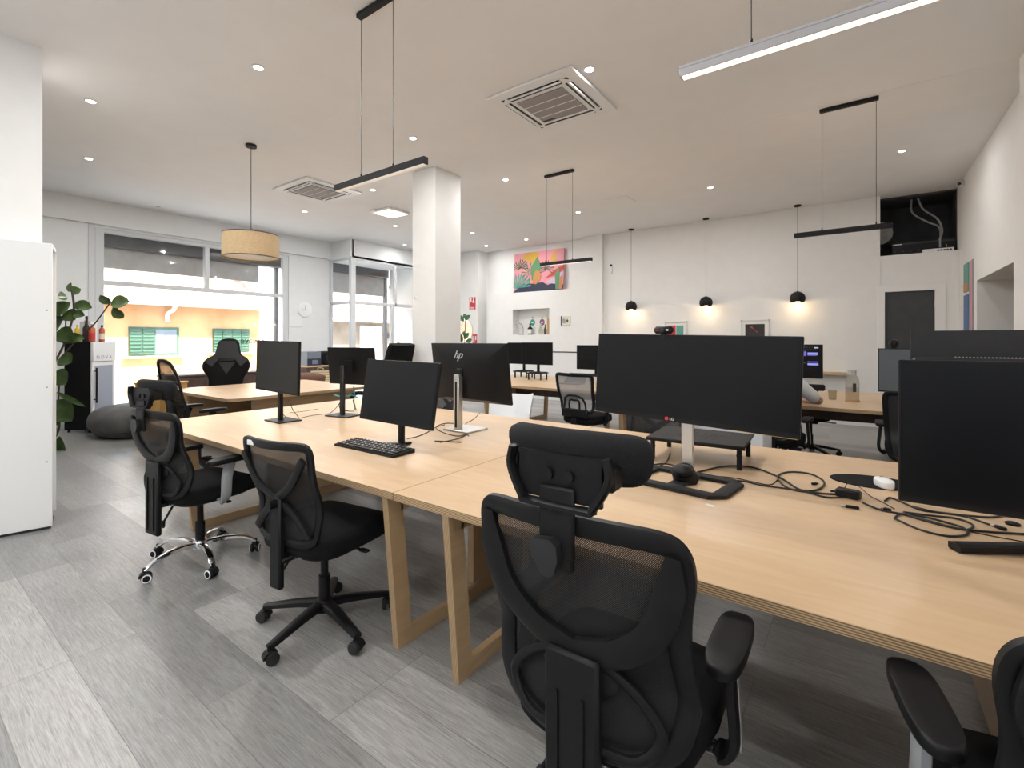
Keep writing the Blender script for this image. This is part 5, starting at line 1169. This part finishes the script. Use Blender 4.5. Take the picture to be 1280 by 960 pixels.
obj('bag', B().b2((-.11, -.05, 0), (.11, .05, .32), .006), M['paper'], t); obj('emblem', B().lathe([(.055, 0), (.055, .002), (.035, .0025)], (.02, -.0505, .19), 28, axis=(0, -1, 0)), M['blue'], t); obj('emblem_centre', B().lathe([(.03, 0), (.03, .004)], (.02, -.051, .19), 20, axis=(0, -1, 0)), M['paper'], t)
# bean bag
t = thing('bean_bag', 'slumped dark grey bean bag on the floor by the shop window', 'bean bag', (-8.72, 2.52, 0), R(38))
vs = []; n_ = 40; m_ = 18; rows = []
for i in range(m_ + 1):
    ph = PI * i / m_; row = []
    for k in range(n_ + 1):
        th = 2 * PI * k / n_
        r_ = math.sin(ph) ** .62; z = -math.cos(ph)
        wob = 1 + .025 * math.sin(5 * th + 3 * ph) + .018 * math.sin(9 * th - 4 * ph)
        x, y =   .68 * r_ * math.cos(th) * wob, .60 * r_ * math.sin(th) * wob
        zz = max(.0, .215 + .285 * z * (1 + .18 * math.cos(th)) + .03 * math.sin(3 * th + 2 * z) * r_)
        row.append(V((x, y, zz)))
    rows.append(row)
bb = obj('body', B().grid(rows), M['bean'], t, ang=80)
obj('seam', B().tube([V((.685 * math.cos(a), .605 * math.sin(a), .10 + .01 * math.sin(4 * a))) for a in [2 * PI * k / 36 for k in range(36)]], .006, 6, True, 2), M['charcoal'], t)
obj('handle', B().tube([(-.10, 0, .50), (-.04, .0, .545), (.06, 0, .545), (.12, 0, .50)], .012), M['charcoal'], t)
# fiddle leaf fig
def leaf(q, base, tip, w, nrm=None, mi=0, fold=.18):
    base, tip = V(base), V(tip); d = tip - base; L = d.length; d = d.normalized()
    n = V(nrm) if nrm else V((random.uniform(-.4, .4), random.uniform(-.9, -.2), random.uniform(.3, 1)))
    a = d.cross(n).normalized(); n = a.cross(d).normalized(); rows = []
    for i in range(9):
        f = i / 8; ww = w * (math.sin(PI * min(1, f ** .8)) ** .75) * (.62 + .55 * f) if 0 < f < 1 else .002
        rows.append([base + d * L * f + a * ww * .5 * s_ + n * (abs(s_) * fold * ww - .10 * L * (f - .4) ** 2) for s_ in (-1, -.5, 0, .5, 1)])
    q.grid(rows, mi)
t = thing('fiddle_leaf_fig', 'potted fiddle leaf fig between the white cabinet and black cooler', 'potted plant', (-8.12, 1.30, 0), 0, 'indoor plants')
o0 = V((-8.12, 1.30, 0))
obj('pot', B().lathe([(.12, 0), (.16, .30), (.165, .33), (.15, .33), (.14, .30)], n=28), M['clay'], t)
TT = 6.05
def P_(px, py, dt=0): return at_t(px, py, TT + dt) - o0
tb = B()
tb.tube([(0, 0, .28), P_(62, 470), P_(80, 430), P_(92, 392), P_(90, 362)], .012)
tb.tube([P_(72, 452), P_(96, 425, .1), P_(118, 405, .1), P_(138, 378, .1)], .008)
tb.tube([P_(80, 430), P_(82, 400), P_(76, 385)], .007); tb.tube([(0, 0, .28), P_(70, 520), P_(74, 480)], .010)
obj('branch', tb, M['bark'], t)
lq = B()
for (x0, y0, x1, y1, w) in [(90, 368, 99, 362, .15), (88, 378, 72, 392, .20), (92, 380, 111, 384, .13), (84, 388, 92, 398, .17), (80, 396, 68, 412, .22), (92, 392, 103, 394, .10), (84, 372, 74, 372, .14),
                            (138, 380, 127, 371, .10), (138, 381, 158, 377, .17), (140, 386, 152, 396, .11), (141, 384, 146, 388, .06), (76, 410, 86, 424, .2), (72, 425, 100, 423, .14), (70, 440, 66, 458, .22), (76, 445, 87, 452, .18), (72, 462, 80, 478, .2),
                            (70, 490, 100, 505, .06), (70, 500, 86, 522, .26), (72, 515, 66, 545, .22), (74, 545, 78, 572, .14), (86, 365, 88, 355, .06)]:
    leaf(lq, P_(x0, y0), P_(x0 + (x1 - x0) * 1.2, y0 + (y1 - y0) * 1.2, random.uniform(-.12, .12)), w * 1.3, (.5, -.75, .35))
obj('foliage', lq, M['leaf'], t, ang=80)
# monstera
def monstera_leaf(q, c, tip, w, n):
    c, tip = V(c), V(tip); d = tip - c; L = d.length; d.normalize(); a = d.cross(V(n)).normalized()
    for s_ in (-1, 1):
        for k in range(7):
            f0 = k / 7; st = c + d * L * f0 * .85
            e = c + d * (L * (f0 * .9 + .22)) + a * s_ * w * .5 * (math.sin(PI * (.22 + .7 * f0)) + .08)
            leaf(q, st, e, L * .17, n, 0, .05)
t = thing('monstera', 'bright green monstera with slit leaves left of the white column', 'potted plant', (-6.95, 6.0, 0), 0, 'indoor plants')
o1 = V((-6.95, 6.0, 0)); obj('pot', B().lathe([(.15, 0), (.20, .34), (.21, .36), (.19, .36)], n=28), M['clay'], t)
st_ = B(); lq = B()
for tipx, tipy, dt, w in ((505, 428, 0, .42), (494, 436, .1, .34), (516, 438, -.1, .34), (500, 446, -.2, .3), (512, 450, .15, .3), (488, 458, 0, .3), (520, 460, .2, .3)):
    tp = at_t(tipx, tipy, 9.0 + dt) - o1; base = V((tp.x * .35, tp.y * .35, tp.z - .38)); st_.tube([(0, 0, .32), (base.x * .5, base.y * .5, base.z * .7), base], .009)
    monstera_leaf(lq, base, tp, w, (.65, -.75, .25))
obj('stem', st_, M['leaf'], t); obj('foliage', lq, M['leafl'], t, ang=80)
# dark leafed plant by the mirror
t = thing('rubber_plant', 'dark leafed plant in front of the round mirror beside the column', 'potted plant', (-7.72, 8.35, 0), 0, 'indoor plants')
o2 = V((-7.72, 8.35, 0)); obj('pot', B().lathe([(.14, 0), (.17, .35), (.155, .35)], n=24), M['clay'], t)
st_ = B().tube([(0, 0, .3), (.02, 0, .9), at_t(580, 430, 11.4) - o2, at_t(582, 396, 11.4) - o2], .010); lq = B()
for (x0, y0, x1, y1, w) in [(580, 402, 574, 394, .12), (581, 400, 588, 394, .12), (580, 398, 582, 392, .1), (578, 428, 574, 416, .13), (580, 424, 586, 416, .13), (582, 428, 590, 424, .12), (580, 430, 575, 432, .1), (583, 430, 590, 432, .12), (580, 420, 580, 414, .1), (578, 436, 572, 430, .12), (582, 440, 592, 438, .12)]:
    leaf(lq, at_t(x0, y0, 11.4) - o2, at_t(x1, y1, 11.4 + random.uniform(-.1, .1)) - o2, w, (.5, -.8, .2))
obj('stem', st_, M['bark'], t); obj('foliage', lq, M['leafdark'], t, ang=80)
# low furniture under the windows
t = thing('low_cabinet', 'long dark brown low cabinet under the shop window behind the gaming chair', 'cabinet', (-9.75, 4.30, 0))
obj('body', B().b2((-.22, -1.2, .05), (.22, 1.10, .75), .004), M['darkwood'], t); obj('top', B().b2((-.24, -1.22, .75), (.24, 1.12, .785), .004), M['darkwood'], t)
for k in range(4): dd = obj('door', B().b2((.22, -1.18 + k * .567, .08), (.236, -.63 + k * .567, .73), .003), M['darkwood'], t); obj('knob', B().sph((.245, -.68 + k * .567, .45), .014), M['silver'], dd)
obj('plinth', B().b2((-.20, -1.15, 0), (.18, 1.08, .05)), M['black'], t)
t = thing('wooden_crate', 'ochre wooden box with odds and ends behind the tall arched chair', 'crate', (-7.75, 2.45, 0), R(20))
obj('box_body', B().b2((-.22, -.2, .04), (.22, .2, .80), .006), M['ochre'], t); obj('lid', B().b2((-.23, -.21, .80), (.23, .21, .825), .004), M['ochre'], t)
for sx in (-1, 1):
    for sy in (-1, 1): obj('foot', B().b2((sx * .18 - .025, sy * .16 - .025, 0), (sx * .18 + .025, sy * .16 + .025, .04)), M['ochre'], t)
solo('ornament', B().tube([(0, 0, .01), (.04, .0, .09), (.0, .02, .12)], .014).sph((-.05, 0, .03), .03, (1.4, 1, .9)), M['ochre'], 'small brown carved ornament on top of the ochre box', 'ornament', (-7.75, 2.45, .826))
t = thing('sideboard', 'low wooden sideboard below the pale clock carrying the printer', 'sideboard', (-9.65, 6.05, 0))
obj('body', B().b2((-.25, -.50, .06), (.25, .45, .82), .004), M['darkwood'], t); obj('top', B().b2((-.27, -.52, .82), (.27, .47, .85), .004), M['lwood'], t)
for k in range(2): dd = obj('door', B().b2((.25, -.48 + k * .47, .09), (.266, -.02 + k * .47, .80), .003), M['darkwood'], t); obj('knob', B().sph((.275, -.06 + k * .10, .5), .014), M['silver'], dd)
obj('plinth', B().b2((-.22, -.45, 0), (.2, .4, .06)), M['black'], t)
t = thing('printer', 'black office printer on the sideboard below the pale clock', 'printer', (-9.60, 6.22, .851))
obj('body', B().b2((-.22, -.21, 0), (.20, .23, .22), .02), M['black'], t); obj('scanner_lid', B().b2((-.22, -.21, .225), (.20, .23, .30), .015), M['black'], t); obj('paper_tray', B().b2((.20, -.15, .04), (.33, .17, .055), .004), M['charcoal'], t); obj('control_panel', B().box((.205, -.10, .21), (.03, .12, .05), .005, rot=(0, .4, 0)), M['whiteplast'], t)
t = thing('file_box', 'blue grey box left of the black printer', 'box', (-9.62, 5.77, .851)); obj('body', B().b2((-.15, -.17, 0), (.16, .15, .30), .006), M['greyblue'], t); obj('lower_half', B().b2((.16, -.17, .0), (.165, .15, .15)), M['navy'], t); obj('paper_label', B().b2((.165, -.06, .03), (.168, .08, .12)), M['greyblue'], t)
t = thing('leather_armchair', 'brown leather armchair behind the window desk', 'armchair', (-8.75, 5.12, 0), R(60))
obj('seat', B().pillow((0, 0, .36), .62, .60, .18, e=.5), M['brown'], t); obj('backrest', B().sweep(catmull([V((-.30, -.18, .58)), V((-.2, -.30, .62)), V((0, -.34, .64)), V((.2, -.30, .62)), V((.30, -.18, .58))], 6), .15, .06, lambda k: (0, 1, .0), False, 12, sq=.2), M['brown'], t)
for sx in (-1, 1):
    for sy in (-1, 1): obj('leg', B().cyl((sx * .22, sy * .2, .28), (sx * .26, sy * .24, 0), .018, .012), M['lwood'], t)
t = thing('woven_basket', 'pale woven basket beside the brown leather armchair', 'basket', (-9.0, 5.62, 0)); obj('wall', B().lathe([(.16, 0), (.20, .40), (.19, .76), (.175, .76), (.18, .40)], n=28, cap=False).lathe([(.16, 0), (.16, .01)], n=28), slat_mat('basket_weave', (.42, .33, .16), (.66, .58, .40), .05), t)
obj('handle', B().tube([(-.12, 0, .76), (-.08, 0, .82), (.08, 0, .82), (.12, 0, .76)], .01), M['tan'], t)
t = thing('white_counter', 'white counter top beyond the front desks left of the monstera', 'counter', (-6.75, 5.35, 0)); obj('body', B().b2((-.20, -.16, .04), (.20, .16, .99), .004), M['white'], t); obj('top', B().b2((-.22, -.18, .99), (.22, .18, 1.02), .004), M['white'], t); obj('plinth', B().b2((-.18, -.14, 0), (.18, .14, .04)), M['charcoal'], t)

# ================================================================== PERSON AT THE BACK DESK
def skin(name, verts, edges, m, parent, lv=2, loc=None):
    me = bpy.data.meshes.new(name); me.from_pydata([v[0] for v in verts], edges, []); me.materials.append(m)
    o = bpy.data.objects.new(name, me); COL.objects.link(o); o.parent = parent
    md_ = o.modifiers.new('skin', 'SKIN'); md_.use_smooth_shade = True
    for i, v in enumerate(verts):
        sv = me.skin_vertices[0].data[i]; r_ = v[1]; sv.radius = (r_, r_) if not isinstance(r_, tuple) else r_; sv.use_root = (i == 0)
    s2 = o.modifiers.new('sub', 'SUBSURF'); s2.levels = lv; s2.render_levels = lv
    return o
px_, py_ = -.66, 5.20
t = thing('person', 'seated person in white shirt behind the ultrawide screen, bent elbow visible on the back desk', 'person', (px_, py_, 0))
def chain(vs, es, start, pts):
    prev = start
    for p, r_ in pts:
        vs.append((p, r_)); es.append((prev, len(vs) - 1)); prev = len(vs) - 1
    return prev
vs = [((0, -.02, .56), (.15, .11))]; es = []
ch_ = chain(vs, es, 0, [((0, .0, .72), (.13, .09)), ((0, .03, .90), (.15, .10)), ((0, .05, 1.00), (.14, .085))])
nk = chain(vs, es, ch_, [((0, .07, 1.07), .05), ((0, .09, 1.12), .052)])
chain(vs, es, nk, [((0, .10, 1.19), (.072, .085)), ((0, .10, 1.25), (.07, .085)), ((0, .09, 1.29), (.05, .06))])
def hand(vs, es, wrist, d, up, sgn):
    """palm, four fingers and a side thumb, resting on the desk"""
    d = V(d).normalized(); up = V(up); sd = d.cross(up).normalized(); w = V(vs[wrist][0])
    pm_ = chain(vs, es, wrist, [(tuple(w + d * .045), (.028, .015))])
    for k, (L, off) in enumerate(((.062, -.028), (.072, -.009), (.068, .010), (.052, .028))):
        b0 = w + d * .085 + sd * off
        chain(vs, es, pm_, [(tuple(b0), .009), (tuple(b0 + d * L * .5 + up * .006), .0085), (tuple(b0 + d * L + up * -.008), .0075)])
    b0 = w + d * .035 + sd * sgn * .030
    chain(vs, es, pm_, [(tuple(b0), .011), (tuple(b0 + d * .03 + sd * sgn * .018), .010), (tuple(b0 + d * .055 + sd * sgn * .022), .008)])
for s_, arm in ((1, [((.17, .05, .985), .055), ((.24, .16, .90), .048), ((.355, .36, .80), .040), ((.26, .47, .785), .035), ((.15, .60, .775), .026)]), (-1, [((-.17, .05, .985), .055), ((-.27, .14, .88), .048), ((-.30, .38, .80), .040), ((-.22, .50, .785), .034), ((-.13, .62, .775), .026)])):
    wr = chain(vs, es, ch_, arm); hand(vs, es, wr, (-s_ * .5, .85, 0), (0, 0, 1), s_)
for s_ in (1, -1):
    chain(vs, es, 0, [((s_ * .09, .02, .54), .085), ((s_ * .12, .25, .54), .075), ((s_ * .13, .43, .52), .058), ((s_ * .13, .44, .30), .052), ((s_ * .13, .42, .10), .038), ((s_ * .13, .46, .05), (.038, .032)), ((s_ * .14, .56, .03), (.036, .02))])
skin('body', vs, es, M['skin'], t)
vs = [((0, -.02, .58), (.165, .125))]; es = []
c2 = chain(vs, es, 0, [((0, .0, .72), (.15, .11)), ((0, .03, .90), (.165, .115)), ((0, .05, 1.0), (.15, .10)), ((0, .065, 1.045), .06)])
for s_, arm in ((1, [((.18, .05, .99), .075), ((.25, .17, .90), .070), ((.318, .305, .828), .066)]), (-1, [((-.18, .05, .99), .075), ((-.275, .14, .88), .070), ((-.30, .36, .805), .06)])):
    chain(vs, es, c2 - 1, arm)
skin('shirt', vs, es, M['shirt'], t)
vs = [((0, -.02, .55), (.165, .12))]; es = []
for s_ in (1, -1): chain(vs, es, 0, [((s_ * .09, .02, .54), .095), ((s_ * .12, .25, .54), .085), ((s_ * .13, .435, .515), .068), ((s_ * .13, .44, .30), .062), ((s_ * .13, .42, .12), .056)])
skin('trousers', vs, es, M['trouser'], t)
obj('hair', B().sph((0, .075, 1.265), .098, (.92, 1.05, .85)).sph((0, .045, 1.22), .085, (1, .9, 1)), M['hair'], t)
obj('nose', B().sph((0, .196, 1.205), .014, (.8, 1, 1.4)), M['skin'], t)
for s_ in (1, -1): obj('ear', B().sph((s_ * .078, .10, 1.205), .022, (.45, .8, 1.2)), M['skin'], t); obj('eye', B().sph((s_ * .03, .180, 1.222), .011), M['paper'], t); obj('shoe', B().pillow((s_ * .14, .52, .035), .095, .27, .07, e=.7), M['black'], t)
obj('mouth', B().sph((0, .186, 1.165), .02, (1, .35, .3)), M['redart'], t)

# ================================================================== LIGHT AND CAMERA
wd = bpy.data.worlds.new('sky'); SC.world = wd; wd.use_nodes = True
wn, wl = wd.node_tree.nodes, wd.node_tree.links
bg = wn['Background']; bg.inputs['Color'].default_value = (.76, .88, 1.0, 1); bg.inputs['Strength'].default_value = 2.2
sun = bpy.data.lights.new('sun', 'SUN'); sun.energy = 11; sun.angle = R(.6); sun.color = (1, .95, .86)
so = bpy.data.objects.new('sun', sun); COL.objects.link(so); so.rotation_euler = (R(-8), R(28), 0); so.location = (0, 0, 12)
cam = bpy.data.cameras.new('camera'); co = bpy.data.objects.new('camera', cam); COL.objects.link(co)
co.location = (0, 0, CAM_H); co.rotation_euler = (PI / 2, 0, YAW)
cam.sensor_width = 36; cam.lens = FPX / 1280 * 36; cam.shift_y = -55 / 1280; cam.clip_start = .02; cam.clip_end = 300
SC.camera = co
SC.view_settings.view_transform = 'Standard'; SC.view_settings.look = 'None'; SC.view_settings.exposure = 1.56; SC.view_settings.gamma = 1
SC.view_settings.use_curve_mapping = False
SC.cycles.use_denoising = True; SC.cycles.max_bounces = 10; SC.cycles.diffuse_bounces = 5; SC.cycles.glossy_bounces = 4; SC.cycles.transparent_max_bounces = 16
SC.cycles.sample_clamp_indirect = 6; SC.cycles.caustics_reflective = False; SC.cycles.caustics_refractive = False
